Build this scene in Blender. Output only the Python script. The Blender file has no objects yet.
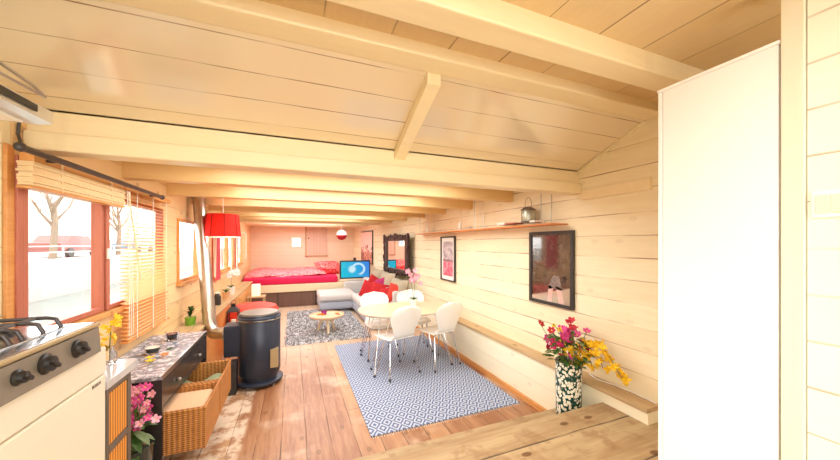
import bpy, bmesh, math, random
from mathutils import Vector, Matrix, Euler, noise
random.seed(7)
PI = math.pi
SC = bpy.context.scene
COL = SC.collection

# ------------------------------------------------------------------ camera
THETA = math.atan2(127, 316)
cam_d = bpy.data.cameras.new('camera')
cam = bpy.data.objects.new('camera', cam_d); COL.objects.link(cam)
cam_d.sensor_width = 36; cam_d.lens = 36*316/840
cam_d.shift_y = 14/840
cam_d.clip_start = 0.05; cam_d.clip_end = 200
cam.location = (0, 0, 1.6)
cam.rotation_euler = (PI/2, 0, -THETA)
SC.camera = cam

# ------------------------------------------------------------------ materials
MATS = {}
def srgb(r, g, b):
    f = lambda c: (c/255/12.92) if c/255 <= 0.04045 else ((c/255+0.055)/1.055)**2.4
    return (f(r), f(g), f(b), 1)

class N:
    """tiny node helper"""
    def __init__(s, name):
        s.m = bpy.data.materials.new(name); s.m.use_nodes = True
        s.t = s.m.node_tree; s.t.nodes.clear()
        s.out = s.t.nodes.new('ShaderNodeOutputMaterial')
        s.b = s.t.nodes.new('ShaderNodeBsdfPrincipled')
        s.t.links.new(s.b.outputs[0], s.out.inputs[0])
        MATS[name] = s.m
    def new(s, ty, **kw):
        n = s.t.nodes.new(ty)
        for k, v in kw.items(): setattr(n, k, v)
        return n
    def put(s, sock, v):
        if isinstance(v, bpy.types.NodeSocket): s.t.links.new(v, sock)
        elif v is not None: sock.default_value = v
    def math(s, op, a, b=None, c=None, clamp=False):
        n = s.new('ShaderNodeMath', operation=op, use_clamp=clamp)
        s.put(n.inputs[0], a); s.put(n.inputs[1], b); s.put(n.inputs[2], c)
        return n.outputs[0]
    def mix(s, f, a, b, mode='MIX'):
        n = s.new('ShaderNodeMix', data_type='RGBA', blend_type=mode)
        s.put(n.inputs[0], f); s.put(n.inputs[6], a); s.put(n.inputs[7], b)
        return n.outputs[2]
    def obj(s):
        n = s.new('ShaderNodeTexCoord'); return n.outputs['Object']
    def sep(s, v):
        n = s.new('ShaderNodeSeparateXYZ'); s.put(n.inputs[0], v); return n.outputs
    def comb(s, x, y, z):
        n = s.new('ShaderNodeCombineXYZ'); s.put(n.inputs[0], x); s.put(n.inputs[1], y); s.put(n.inputs[2], z); return n.outputs[0]
    def noise(s, v, scale, detail=3, rough=.5):
        n = s.new('ShaderNodeTexNoise'); s.put(n.inputs['Vector'], v)
        n.inputs['Scale'].default_value = scale; n.inputs['Detail'].default_value = detail
        n.inputs['Roughness'].default_value = rough
        return n.outputs[0]
    def ramp(s, f, stops, interp='LINEAR'):
        n = s.new('ShaderNodeValToRGB'); s.put(n.inputs[0], f)
        r = n.color_ramp; r.interpolation = interp
        while len(r.elements) < len(stops): r.elements.new(1)
        for e, (p, c) in zip(r.elements, stops): e.position = p; e.color = c
        return n.outputs[0]
    def sstep(s, x, a, b):
        n = s.new('ShaderNodeMapRange', interpolation_type='SMOOTHSTEP')
        s.put(n.inputs[0], x); n.inputs[1].default_value = a; n.inputs[2].default_value = b
        return n.outputs[0]
    def bump(s, h, strength=.3, dist=.01):
        n = s.new('ShaderNodeBump'); n.inputs['Strength'].default_value = strength
        n.inputs['Distance'].default_value = dist
        s.put(n.inputs['Height'], h); s.t.links.new(n.outputs[0], s.b.inputs['Normal'])
    def set(s, col=None, rough=.5, metal=0, spec=None, trans=None, emit=None, estr=None, coat=None, sub=None, alpha=None, sheen=None):
        i = s.b.inputs
        s.put(i['Base Color'], col); s.put(i['Roughness'], rough); s.put(i['Metallic'], metal)
        if spec is not None: i['Specular IOR Level'].default_value = spec
        if trans is not None: i['Transmission Weight'].default_value = trans
        if emit is not None: s.put(i['Emission Color'], emit); i['Emission Strength'].default_value = estr
        if coat is not None: i['Coat Weight'].default_value = coat
        if alpha is not None: i['Alpha'].default_value = alpha
        if sheen is not None: i['Sheen Weight'].default_value = sheen
        return s.m

def simple(name, rgb, rough=.5, metal=0, var=.06, nscale=30, bump=0, **kw):
    n = N(name); c = srgb(*rgb)
    d = tuple(x*(1-var*2) for x in c[:3])+(1,)
    o = n.obj(); f = n.noise(o, nscale, 3)
    n.set(n.mix(f, d, c), rough, metal, **kw)
    if bump: n.bump(f, bump, .004)
    return n.m

def planks(name, light, dark, across, along, pitch, off=0, seam=.03, seam_dark=.45, rough=.4, var=.5, grain=.3,
           knots=0, joint=0, gs=14, bumps=.25, patch=None, seamcol=(70, 48, 28), spec=None, coat=None, des=.28):
    def _d(c):
        L = .3*c[0]+.55*c[1]+.15*c[2]; return tuple(min(255, (x+(L-x)*des+3)*k_) for x, k_ in zip(c, (.992, 1, .975)))
    light, dark = _d(light), _d(dark)
    n = N(name); xyz = n.sep(n.obj())
    a = xyz['XYZ'.index(across)]; l = xyz['XYZ'.index(along)]
    third = xyz[[k for k in range(3) if k not in ('XYZ'.index(across), 'XYZ'.index(along))][0]]
    t = n.math('DIVIDE', n.math('ADD', a, 50+off), pitch)
    idx = n.math('FLOOR', t); fr = n.math('FRACT', t)
    wn = n.new('ShaderNodeTexWhiteNoise', noise_dimensions='1D'); n.put(wn.inputs['W'], idx)
    rnd = wn.outputs['Value']
    edge = n.math('MINIMUM', fr, n.math('SUBTRACT', 1, fr))
    sm = n.math('SUBTRACT', 1, n.sstep(edge, seam*.35, seam))
    # seam strength wanders along the board
    wander = n.noise(n.comb(n.math('MULTIPLY', l, 1.5), idx, 3.1), 1.6, 2)
    sm = n.math('MULTIPLY', sm, n.sstep(wander, .36, .62))
    if joint:
        jt = n.math('FRACT', n.math('DIVIDE', n.math('ADD', n.math('ADD', l, 40), n.math('MULTIPLY', rnd, joint*3)), joint))
        je = n.math('SUBTRACT', 1, n.sstep(n.math('MINIMUM', jt, n.math('SUBTRACT', 1, jt)), .0005, .0014))
        sm = n.math('MAXIMUM', sm, je)
    v = n.comb(n.math('MULTIPLY', l, .11), n.math('ADD', a, n.math('MULTIPLY', rnd, 7)), third)
    g1 = n.noise(v, gs, 4, .6); g2 = n.noise(v, gs*5, 2, .5)
    g = n.math('ADD', n.math('MULTIPLY', g1, .7), n.math('MULTIPLY', g2, .3))
    g = n.sstep(g, .32, .68)
    f = n.math('ADD', n.math('MULTIPLY', rnd, var), n.math('MULTIPLY', g, grain), clamp=True)
    col = n.mix(f, srgb(*light), srgb(*dark))
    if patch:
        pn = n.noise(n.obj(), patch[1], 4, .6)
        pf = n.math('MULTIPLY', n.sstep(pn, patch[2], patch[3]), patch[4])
        if name == 'floor_boards':   # whitewash left on the boards by the wall and a paler mix towards the far end
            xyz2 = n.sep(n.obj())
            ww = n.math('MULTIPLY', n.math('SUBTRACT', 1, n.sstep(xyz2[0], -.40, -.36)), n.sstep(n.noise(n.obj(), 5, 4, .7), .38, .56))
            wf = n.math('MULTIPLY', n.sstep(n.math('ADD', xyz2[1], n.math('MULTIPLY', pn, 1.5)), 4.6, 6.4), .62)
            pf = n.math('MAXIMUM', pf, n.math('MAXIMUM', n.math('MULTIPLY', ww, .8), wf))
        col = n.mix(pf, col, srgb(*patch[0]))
    if knots:
        vo = n.new('ShaderNodeTexVoronoi', voronoi_dimensions='2D'); n.put(vo.inputs['Vector'], n.comb(n.math('MULTIPLY', l, .55), n.math('MULTIPLY', a, 1.0), n.math('MULTIPLY', third, .2)))
        vo.inputs['Scale'].default_value = 4.2
        kk = n.math('SUBTRACT', 1, n.sstep(vo.outputs['Distance'], .06, .095))
        cs = n.sep(vo.outputs['Color'])
        kk = n.math('MULTIPLY', kk, n.math('GREATER_THAN', cs[0], .35))
        col = n.mix(n.math('MULTIPLY', kk, knots), col, srgb(105, 66, 32))
    col = n.mix(n.math('MULTIPLY', sm, seam_dark), col, srgb(*seamcol))
    n.set(col, rough, spec=spec, coat=coat)
    if coat: n.b.inputs['Coat IOR'].default_value = 1.9; n.b.inputs['Coat Roughness'].default_value = .09
    h = n.math('SUBTRACT', n.math('MULTIPLY', g, .06), sm)
    n.bump(h, bumps, .006)
    return n.m

M = MATS
WL, WD = (250, 232, 196), (236, 210, 162)
planks('cream_wall_boards', WL, WD, 'Z', 'Y', .17, off=.015, seam=.036, seam_dark=.9, rough=.5, knots=.1, grain=.45, seamcol=(150, 105, 60))
planks('low_wall_boards', (252, 240, 212), (243, 226, 186), 'Z', 'Y', .25, off=.01, seam=.015, seam_dark=.4, rough=.5, knots=.12, seamcol=(170, 125, 75))
planks('cream_cross_wall_boards', (248, 228, 188), (236, 208, 155), 'Z', 'X', .15, off=.015, seam=.03, seam_dark=.5, rough=.5, seamcol=(150, 105, 60))
planks('peach_back_boards', (242, 222, 200), (234, 208, 182), 'Z', 'X', .14, seam=.03, seam_dark=.5, rough=.5, seamcol=(190, 130, 90), des=.1)
planks('window_wall_boards', (242, 208, 160), (228, 184, 128), 'Z', 'Y', .2, off=.02, seam=.03, seam_dark=.6, rough=.45, knots=.3, seamcol=(140, 80, 40), des=0)
planks('partition_boards', (250, 244, 230), (246, 238, 218), 'Z', 'Y', .155, off=.03, seam=.036, seam_dark=.7, rough=.5, grain=.2, seamcol=(150, 120, 80))
planks('slope_boards', (240, 214, 176), (234, 205, 162), 'Y', 'X', .155, off=.085, seam=.026, seam_dark=.85, rough=.2, var=.5, grain=.15, gs=6, bumps=.3, seamcol=(120, 80, 45), coat=1.0)
planks('ceiling_boards', (240, 208, 155), (226, 186, 126), 'X', 'Y', .13, seam=.04, seam_dark=.8, rough=.35, var=.6, grain=.3, bumps=.3, seamcol=(130, 85, 45))
planks('upper_ceiling_boards', (234, 196, 140), (222, 178, 116), 'X', 'Y', .29, off=.05, seam=.02, seam_dark=.85, rough=.3, var=.6, grain=.35, seamcol=(110, 70, 35))
planks('beam_paint', (250, 225, 178), (240, 208, 155), 'Y', 'X', 9, seam=.0001, rough=.35, var=.2, grain=.4, gs=9, bumps=.15, knots=.05)
planks('post_paint', (242, 232, 212), (236, 222, 196), 'X', 'Z', 9, seam=.0001, rough=.4, var=.2, grain=.4, bumps=.15)
planks('beam_orange', (240, 196, 128), (228, 178, 106), 'Y', 'X', 9, seam=.0001, rough=.35, var=.2, grain=.4, gs=9, bumps=.15, des=.2)
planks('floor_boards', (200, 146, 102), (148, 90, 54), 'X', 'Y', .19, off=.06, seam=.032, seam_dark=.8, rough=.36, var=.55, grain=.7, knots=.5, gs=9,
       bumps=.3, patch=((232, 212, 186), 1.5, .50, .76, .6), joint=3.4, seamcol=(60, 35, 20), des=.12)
planks('step_boards', (200, 172, 128), (164, 126, 82), 'Y', 'X', .345, off=.22, seam=.03, seam_dark=.95, rough=.6, var=.35, grain=.75, knots=.9, gs=10,
       bumps=.4, patch=((140, 100, 62), 9, .50, .68, .5), seamcol=(60, 40, 24), des=.15)
planks('ledge_wood', (214, 174, 118), (186, 138, 84), 'X', 'Y', .5, rough=.5, grain=.7, var=.2, knots=.6)
planks('orange_wood', (232, 160, 86), (206, 126, 58), 'X', 'Y', .6, rough=.4, grain=.7, var=.1, des=.12)
planks('shelf_wood', (226, 128, 56), (206, 104, 40), 'X', 'Y', .9, rough=.25, grain=.5, var=.1, des=.12)
planks('red_wood', (196, 108, 84), (170, 82, 62), 'X', 'Z', .9, rough=.4, grain=.5, var=.1, des=.12)
planks('dark_bed_boards', (128, 88, 74), (98, 62, 54), 'X', 'Z', .45, rough=.5, grain=.5, seam=.01)
planks('pale_board', (244, 226, 186), (230, 208, 160), 'Z', 'X', .9, rough=.45, grain=.4, var=.1)
planks('blind_wood', (244, 196, 128), (226, 164, 92), 'Z', 'Y', .013, seam=.12, seam_dark=.5, rough=.4, grain=.4, seamcol=(150, 90, 45))
simple('slat_wood', (252, 222, 172), .45, var=.1)
simple('white_laminate', (252, 252, 252), .35, var=.006)
simple('white_edge', (255, 255, 255), .3, var=.005)
simple('white_plastic', (250, 250, 245), .3, var=.01)
simple('white_lacquer', (246, 246, 242), .25, var=.01)
simple('birch_top', (226, 194, 158), .35, var=.04, nscale=12)
simple('chrome', (215, 215, 218), .12, 1, var=.02)
simple('steel', (190, 185, 178), .28, 1, var=.08, nscale=15)
simple('pipe_metal', (205, 196, 184), .3, 1, var=.15, nscale=14)
simple('panel_steel', (150, 142, 130), .4, .4, var=.1)
simple('hob_steel', (205, 214, 222), .16, .9, var=.05)
simple('rubber', (60, 60, 60), .6)
simple('black_stove', (50, 58, 74), .35, .2, var=.1, nscale=10)
simple('black_wood', (60, 54, 52), .25, var=.15)
simple('black_edge', (52, 48, 46), .4)
simple('knob_black', (34, 32, 32), .35)
simple('rod_black', (70, 62, 60), .35, .3)
simple('cream_enamel', (232, 225, 208), .3, var=.015)
simple('grey_frame', (100, 88, 78), .45)
simple('stone_top', (196, 196, 200), .12, var=.12, nscale=40)
simple('slate_top', (125, 125, 130), .14, var=.25, nscale=16)
simple('magenta_sheet', (225, 28, 88), .8, var=.05)
simple('red_cloth', (182, 14, 24), .85, var=.12, nscale=60, bump=.3)
simple('dark_red', (140, 12, 14), .8)
simple('coral_cloth', (205, 60, 44), .85, var=.12, nscale=60, bump=.3)
simple('purple_cloth', (170, 30, 96), .8, var=.12, nscale=60, bump=.3)
simple('beige_cushion', (172, 162, 138), .9, var=.1, nscale=80, bump=.3)
simple('grey_sofa', (208, 206, 202), .9, var=.1, nscale=90, bump=.3)
simple('sofa_base', (180, 188, 202), .9, var=.1, nscale=90, bump=.3)
simple('pink_curtain', (232, 110, 120), .8)
simple('white_ribbon', (252, 240, 228), .7)
simple('silver', (215, 212, 205), .3, .6)
simple('tv_black', (38, 42, 48), .3)
simple('leaf', (104, 150, 66), .5, var=.3, nscale=25)
simple('pale_leaf', (170, 190, 130), .5, var=.3, nscale=25)
simple('stem_green', (92, 120, 48), .6)
simple('petal_pink', (238, 84, 160), .55, var=.2, nscale=50)
simple('petal_hot', (214, 28, 96), .55, var=.15, nscale=50)
simple('petal_red', (190, 24, 50), .55, var=.15)
simple('petal_yellow', (252, 206, 30), .5, var=.12, nscale=60)
simple('petal_pale', (248, 170, 190), .55, var=.1)
simple('petal_white', (252, 248, 244), .55, var=.03)
simple('flower_heart', (250, 220, 90), .6)
simple('paper', (246, 242, 234), .7)
simple('print_dark', (92, 76, 70), .4)
simple('frame_black', (62, 58, 56), .35, .2)
simple('ornate_frame', (70, 54, 48), .35, .3, var=.3, nscale=60, bump=.5)
simple('candle_wax', (252, 244, 226), .5)
simple('basket_cloth', (228, 182, 140), .8, bump=.3)
simple('green_cloth', (190, 196, 150), .8, var=.2, nscale=25)
simple('dark_things', (62, 58, 56), .5, var=.3)
simple('green_glass', (120, 170, 50), .2)
simple('terracotta_red', (232, 70, 50), .6)
simple('purple_glass', (110, 40, 70), .15)
simple('orange_fruit', (236, 130, 40), .5)
simple('tin', (196, 196, 178), .3, .7, var=.25, nscale=50)
simple('brass_plate', (190, 170, 130), .4, .5)
simple('quay_stone', (165, 160, 155), .9, var=.1, nscale=3)
simple('rail_grey', (190, 190, 190), .6)
simple('bark', (120, 105, 90), .9)
simple('brick_far', (222, 184, 170), .9, var=.15, nscale=4)
simple('car_paint', (120, 60, 55), .3)
simple('car_blue', (90, 110, 130), .3)
simple('water', (110, 122, 118), .15, var=.1, nscale=3)
simple('purple_vase', (150, 40, 130), .2)
simple('socket_plastic', (240, 228, 208), .4, var=.01)
simple('pot_bark', (186, 160, 124), .9, var=.4, nscale=70, bump=.6)
simple('dark_pot', (52, 62, 58), .2)

n = N('clear_glass'); n.set(srgb(255, 255, 255), .02, trans=1.0, spec=.5); n.b.inputs['IOR'].default_value = 1.35
n = N('pane_glass')   # thin window pane
tr = n.new('ShaderNodeBsdfTransparent'); gl = n.new('ShaderNodeBsdfGlossy'); gl.inputs['Roughness'].default_value = .02
mx = n.new('ShaderNodeMixShader'); mx.inputs[0].default_value = .06
n.t.links.new(tr.outputs[0], mx.inputs[1]); n.t.links.new(gl.outputs[0], mx.inputs[2]); n.t.links.new(mx.outputs[0], n.out.inputs[0])
n = N('mirror_glass'); n.set(srgb(240, 236, 230), .02, 1)
n = N('wax_glow'); n.set(srgb(255, 246, 230), .5, emit=srgb(255, 225, 170), estr=.6)

def translucent(name, rgb, f=.45, rough=.8):
    n = N(name); c = srgb(*rgb); n.set(c, rough)
    tl = n.new('ShaderNodeBsdfTranslucent'); tl.inputs[0].default_value = c
    mx = n.new('ShaderNodeMixShader'); mx.inputs[0].default_value = f
    n.t.links.new(n.b.outputs[0], mx.inputs[1]); n.t.links.new(tl.outputs[0], mx.inputs[2]); n.t.links.new(mx.outputs[0], n.out.inputs[0])
translucent('shade_red', (226, 50, 36), .4)
translucent('slat_glow', (255, 226, 178), .5, .5)
translucent('curtain_pink', (240, 120, 130), .5)
translucent('ribbon_white', (253, 244, 232), .4)

# blue rug: rows of nested diamonds
n = N('diamond_rug'); xyz = n.sep(n.obj())
px = n.math('MULTIPLY', xyz[0], 9.0); py = n.math('MULTIPLY', xyz[1], 6.6)
fx = n.math('ABSOLUTE', n.math('SUBTRACT', n.math('FRACT', n.math('ADD', px, 100)), .5))
fy = n.math('ABSOLUTE', n.math('SUBTRACT', n.math('FRACT', n.math('ADD', py, 100)), .5))
dd = n.math('ADD', fx, fy)
ring = n.math('SINE', n.math('MULTIPLY', dd, 2*PI*3.0))
dots = n.noise(n.obj(), 160, 2)
rr = n.math('ADD', ring, n.math('MULTIPLY', n.math('SUBTRACT', dots, .5), 1.6))
f = n.sstep(rr, -.45, .45)
n.set(n.mix(f, srgb(88, 106, 142), srgb(186, 194, 208)), .95); n.bump(dots, .4, .004)

n = N('shag_wool'); o = n.obj(); a = n.noise(o, 13, 4, .75); a2 = n.noise(o, 45, 3, .7)
f = n.math('ADD', n.math('MULTIPLY', a, .45), n.math('MULTIPLY', a2, .55))
n.set(n.ramp(f, [(.42, srgb(70, 70, 72)), (.48, srgb(140, 140, 142)), (.53, srgb(216, 216, 218)), (.60, srgb(248, 248, 248))]), .95)

n = N('duvet_print'); o = n.obj(); a = n.noise(o, 14, 4, .7); wv = n.new('ShaderNodeTexVoronoi'); n.put(wv.inputs['Vector'], o); wv.inputs['Scale'].default_value = 16
f = n.sstep(n.math('ADD', a, n.math('MULTIPLY', wv.outputs['Distance'], .35)), .5, .78)
n.set(n.mix(f, srgb(232, 88, 98), srgb(244, 142, 142)), .8); n.bump(a, .4, .02)

n = N('pillow_print'); o = n.obj(); a = n.noise(o, 18, 4, .7)
n.set(n.mix(n.sstep(a, .42, .62), srgb(226, 38, 52), srgb(250, 138, 128)), .8)

n = N('wicker'); xyz = n.sep(n.obj())
s1 = n.math('SINE', n.math('MULTIPLY', xyz[2], 480)); hx = n.math('ADD', xyz[0], xyz[1])
s2 = n.math('SINE', n.math('MULTIPLY', hx, 220))
w = n.math('ADD', n.math('MULTIPLY', s1, .5), n.math('MULTIPLY', s2, .5))
f = n.sstep(w, -.7, .8)
nn = n.noise(n.obj(), 22, 3)
n.set(n.mix(n.math('MULTIPLY', nn, .7), n.mix(f, srgb(128, 66, 24), srgb(216, 144, 68)), srgb(214, 148, 76)), .55); n.bump(w, .8, .004)

n = N('slat_door'); xyz = n.sep(n.obj())
s1 = n.math('SINE', n.math('MULTIPLY', n.math('ADD', xyz[1], n.math('MULTIPLY', xyz[2], .0)), 300))
f = n.sstep(s1, -.9, .1); n.set(n.mix(f, srgb(150, 84, 26), srgb(232, 158, 66)), .45); n.bump(s1, .6, .003)

n = N('daisy_ceramic'); o = n.obj(); mp = n.new('ShaderNodeMapping'); n.put(mp.inputs[0], o); mp.inputs['Scale'].default_value = (1, 1, .8)
vo = n.new('ShaderNodeTexVoronoi'); n.put(vo.inputs['Vector'], mp.outputs[0]); vo.inputs['Scale'].default_value = 50
d = vo.outputs['Distance']
petal = n.math('SUBTRACT', 1, n.sstep(d, .50, .58)); heart = n.math('SUBTRACT', 1, n.sstep(d, .1, .16))
cov = n.noise(o, 9, 2)
petal = n.math('MULTIPLY', petal, n.sstep(cov, .36, .42))
c = n.mix(petal, srgb(22, 70, 62), srgb(240, 238, 222)); c = n.mix(n.math('MULTIPLY', heart, petal), c, srgb(140, 150, 90))
n.set(c, .2)

n = N('tv_picture'); xyz = n.sep(n.obj())   # local: x across, z up, metres
X_ = n.math('MULTIPLY', xyz[0], 1.0); Z_ = xyz[2]
dx = n.math('SUBTRACT', X_, .08); dz = n.math('ADD', Z_, -.01)
r = n.math('SQRT', n.math('ADD', n.math('MULTIPLY', dx, dx), n.math('MULTIPLY', n.math('MULTIPLY', dz, dz), 1.25)))
ringm = n.math('SUBTRACT', 1, n.sstep(n.math('ABSOLUTE', n.math('SUBTRACT', r, .165)), .012, .045))
gap = n.sstep(n.math('ADD', n.math('ADD', dx, dz), n.math('MULTIPLY', n.noise(n.obj(), 6, 2), .1)), -.12, .02)
ringm = n.math('MULTIPLY', ringm, gap)
ex = n.math('ADD', X_, .09); r2 = n.math('SQRT', n.math('ADD', n.math('MULTIPLY', ex, ex), n.math('MULTIPLY', dz, dz)))
blob = n.math('SUBTRACT', 1, n.sstep(r2, .06, .13))
w = n.math('MAXIMUM', ringm, blob)
base = n.ramp(n.math('ADD', .5, n.math('ADD', n.math('MULTIPLY', X_, .9), n.math('MULTIPLY', Z_, .3))), [(0, srgb(30, 205, 220)), (.5, srgb(25, 175, 225)), (1, srgb(70, 110, 225))])
c = n.mix(n.math('MULTIPLY', w, .8), base, srgb(225, 250, 250))
n.set(srgb(5, 5, 8), .15, emit=c, estr=1.0)

n = N('print_pink'); xyz = n.sep(n.obj()); z = xyz[2]; a = n.noise(n.obj(), 14, 4, .7)
up = n.mix(n.sstep(a, .4, .6), srgb(205, 196, 198), srgb(150, 138, 146))
lo = n.mix(n.sstep(a, .42, .62), srgb(216, 74, 104), srgb(244, 160, 172))
f = n.sstep(n.math('ADD', z, n.math('MULTIPLY', a, .04)), -.06, 0)
band = n.math('SUBTRACT', 1, n.sstep(n.math('ABSOLUTE', n.math('SUBTRACT', z, -.03)), .008, .03))
n.set(n.mix(n.math('MULTIPLY', band, .7), n.mix(f, lo, up), srgb(110, 60, 76)), .3)

n = N('poster_city'); xyz = n.sep(n.obj()); z = xyz[2]; a = n.noise(n.obj(), 16, 4, .7); vv = n.new('ShaderNodeTexVoronoi', distance='CHEBYCHEV'); n.put(vv.inputs[0], n.obj()); vv.inputs['Scale'].default_value = 9
sky = n.mix(n.sstep(a, .4, .7), srgb(250, 214, 200), srgb(232, 190, 190))
cs = n.sep(vv.outputs['Color'])
city = n.mix(cs[0], srgb(120, 50, 60), srgb(226, 150, 130))
f = n.sstep(n.math('ADD', z, n.math('MULTIPLY', cs[1], .25)), .08, .1)
n.set(n.mix(f, city, sky), .4)

n = N('print_room'); xyz = n.sep(n.obj()); z = xyz[2]; y = xyz[1]; a = n.noise(n.obj(), 10, 3, .6)
c = n.mix(n.sstep(a, .35, .65), srgb(58, 46, 42), srgb(84, 68, 62))
fl = n.math('SUBTRACT', 1, n.sstep(n.math('ADD', z, n.math('MULTIPLY', y, .25)), -.24, -.22))
c = n.mix(fl, c, srgb(176, 160, 140))
n.set(c, .06, spec=1.0, coat=1.0)

n = N('mottled_glare_top'); a = n.noise(n.obj(), 26, 4, .7)
n.set(n.mix(n.sstep(a, .47, .62), srgb(138, 142, 154), srgb(226, 228, 236)), .12)  # pale mottling: window reflection painted into the dark top, with its pattern

# ------------------------------------------------------------------ mesh builder
class MB:
    def __init__(s): s.bm = bmesh.new()
    def _merge(s, b2, mat=None):
        if mat is not None: bmesh.ops.transform(b2, matrix=mat, verts=b2.verts)
        me = bpy.data.meshes.new('tmp'); b2.to_mesh(me); b2.free(); s.bm.from_mesh(me); bpy.data.meshes.remove(me); return s
    def box(s, x0, x1, y0, y1, z0, z1, bev=0, seg=2, mat=None):
        b = bmesh.new(); bmesh.ops.create_cube(b, size=1)
        bmesh.ops.scale(b, vec=(abs(x1-x0), abs(y1-y0), abs(z1-z0)), verts=b.verts)
        bmesh.ops.translate(b, vec=((x0+x1)/2, (y0+y1)/2, (z0+z1)/2), verts=b.verts)
        if bev: bmesh.ops.bevel(b, geom=b.edges[:], offset=bev, segments=seg, affect='EDGES', profile=.5)
        return s._merge(b, mat)
    def prism(s, pts, axis, a0, a1):
        """polygon pts (2-D) swept along axis"""
        b = bmesh.new()
        def P(p, a):
            return {'X': (a, p[0], p[1]), 'Y': (p[0], a, p[1]), 'Z': (p[0], p[1], a)}[axis]
        A = [b.verts.new(P(p, a0)) for p in pts]; B = [b.verts.new(P(p, a1)) for p in pts]
        b.faces.new(A); b.faces.new(B[::-1])
        for i in range(len(pts)):
            j = (i+1) % len(pts); b.faces.new((A[i], A[j], B[j], B[i]))
        bmesh.ops.recalc_face_normals(b, faces=b.faces); return s._merge(b)
    def lathe(s, prof, c=(0, 0, 0), seg=24, mat=None, scale=(1, 1, 1)):
        b = bmesh.new(); rings = []
        for r, z in prof:
            if r < 1e-5: rings.append([b.verts.new((0, 0, z))])
            else: rings.append([b.verts.new((r*math.cos(2*PI*k/seg)*scale[0], r*math.sin(2*PI*k/seg)*scale[1], z)) for k in range(seg)])
        for A, B in zip(rings, rings[1:]):
            for k in range(seg):
                k2 = (k+1) % seg
                if len(A) == 1 and len(B) > 1: b.faces.new((A[0], B[k], B[k2]))
                elif len(B) == 1 and len(A) > 1: b.faces.new((A[k], A[k2], B[0]))
                elif len(A) > 1: b.faces.new((A[k], A[k2], B[k2], B[k]))
        if len(rings[0]) > 1: b.faces.new(rings[0])
        if len(rings[-1]) > 1: b.faces.new(rings[-1])
        bmesh.ops.recalc_face_normals(b, faces=b.faces)
        bmesh.ops.translate(b, vec=c, verts=b.verts)
        return s._merge(b, mat)
    def tube(s, pts, r, seg=10, closed=False):
        """round bar through a list of points; r number or list"""
        pts = [Vector(p) for p in pts]; b = bmesh.new(); rings = []; n_ = len(pts)
        prev = None
        for i, p in enumerate(pts):
            if closed: t = pts[(i+1) % n_]-pts[i-1]
            else: t = pts[min(i+1, n_-1)]-pts[max(i-1, 0)]
            t.normalize()
            if prev is None:
                up = Vector((0, 0, 1)) if abs(t.z) < .9 else Vector((1, 0, 0)); u = t.cross(up).normalized()
            else:
                u = (prev-t*prev.dot(t)).normalized()
            prev = u; v = t.cross(u)
            rr = r[i] if isinstance(r, (list, tuple)) else r
            rings.append([b.verts.new(p+(u*math.cos(2*PI*k/seg)+v*math.sin(2*PI*k/seg))*rr) for k in range(seg)])
        pairs = list(zip(rings, rings[1:])) + ([(rings[-1], rings[0])] if closed else [])
        for A, B in pairs:
            for k in range(seg):
                b.faces.new((A[k], A[(k+1) % seg], B[(k+1) % seg], B[k]))
        if not closed: b.faces.new(rings[0]); b.faces.new(rings[-1])
        bmesh.ops.recalc_face_normals(b, faces=b.faces)
        return s._merge(b)
    def ball(s, c, r, sub=2, scale=(1, 1, 1), rot=None):
        b = bmesh.new(); bmesh.ops.create_icosphere(b, subdivisions=sub, radius=r)
        bmesh.ops.scale(b, vec=scale, verts=b.verts)
        if rot: bmesh.ops.rotate(b, matrix=Euler(rot).to_matrix(), verts=b.verts)
        bmesh.ops.translate(b, vec=c, verts=b.verts); return s._merge(b)
    def cushion(s, c, size, rot=(0, 0, 0), puff=1.0, n=10):
        """soft square pillow: size = width, height, thickness (x, z, y before rotation)"""
        b = bmesh.new(); W, H, T = size
        R = Euler(rot).to_matrix(); c = Vector(c)
        def v(i, j, sg):
            u, w = -1+2*i/n, -1+2*j/n
            t = (max(0, 1-u**4)*max(0, 1-w**4))**.5
            pull = 1-.07*(1-abs(w))*abs(u)**3; pull2 = 1-.07*(1-abs(u))*abs(w)**3
            return c+R @ Vector((u*W/2*pull, sg*T/2*t*puff, w*H/2*pull2))
        g = {}
        for sg in (1, -1):
            for i in range(n+1):
                for j in range(n+1):
                    rim = i in (0, n) or j in (0, n)
                    k = (i, j, 0 if rim else sg)
                    if k not in g: g[k] = b.verts.new(v(i, j, sg))
        for sg in (1, -1):
            for i in range(n):
                for j in range(n):
                    q = [g.get((a, d, 0)) or g[(a, d, sg)] for a, d in ((i, j), (i+1, j), (i+1, j+1), (i, j+1))]
                    b.faces.new(q if sg > 0 else q[::-1])
        bmesh.ops.recalc_face_normals(b, faces=b.faces)
        return s._merge(b)
    def grid(s, f, nu, nv):
        b = bmesh.new(); V = [[b.verts.new(f(i/nu, j/nv)) for j in range(nv+1)] for i in range(nu+1)]
        for i in range(nu):
            for j in range(nv): b.faces.new((V[i][j], V[i+1][j], V[i+1][j+1], V[i][j+1]))
        return s._merge(b)
    def leaf(s, base, dirv, L, W, droop=.3):
        base = Vector(base); d = Vector(dirv).normalized(); side = d.cross(Vector((0, 0, 1)))
        if side.length < .1: side = Vector((1, 0, 0))
        side.normalize(); up = side.cross(d)
        b = bmesh.new(); rows = []
        for i in range(6):
            t = i/5; w = W*math.sin(PI*min(1, t*.92+.06))**.8*.5 if i < 5 else .0005
            p = base+d*L*t-Vector((0, 0, 1))*droop*L*t*t
            rows.append([b.verts.new(p-side*w+up*w*.25), b.verts.new(p), b.verts.new(p+side*w+up*w*.25)])
        for A, B in zip(rows, rows[1:]):
            b.faces.new((A[0], A[1], B[1], B[0])); b.faces.new((A[1], A[2], B[2], B[1]))
        r_ = bmesh.ops.solidify(b, geom=b.faces[:], thickness=.0015)
        return s._merge(b)
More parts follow.
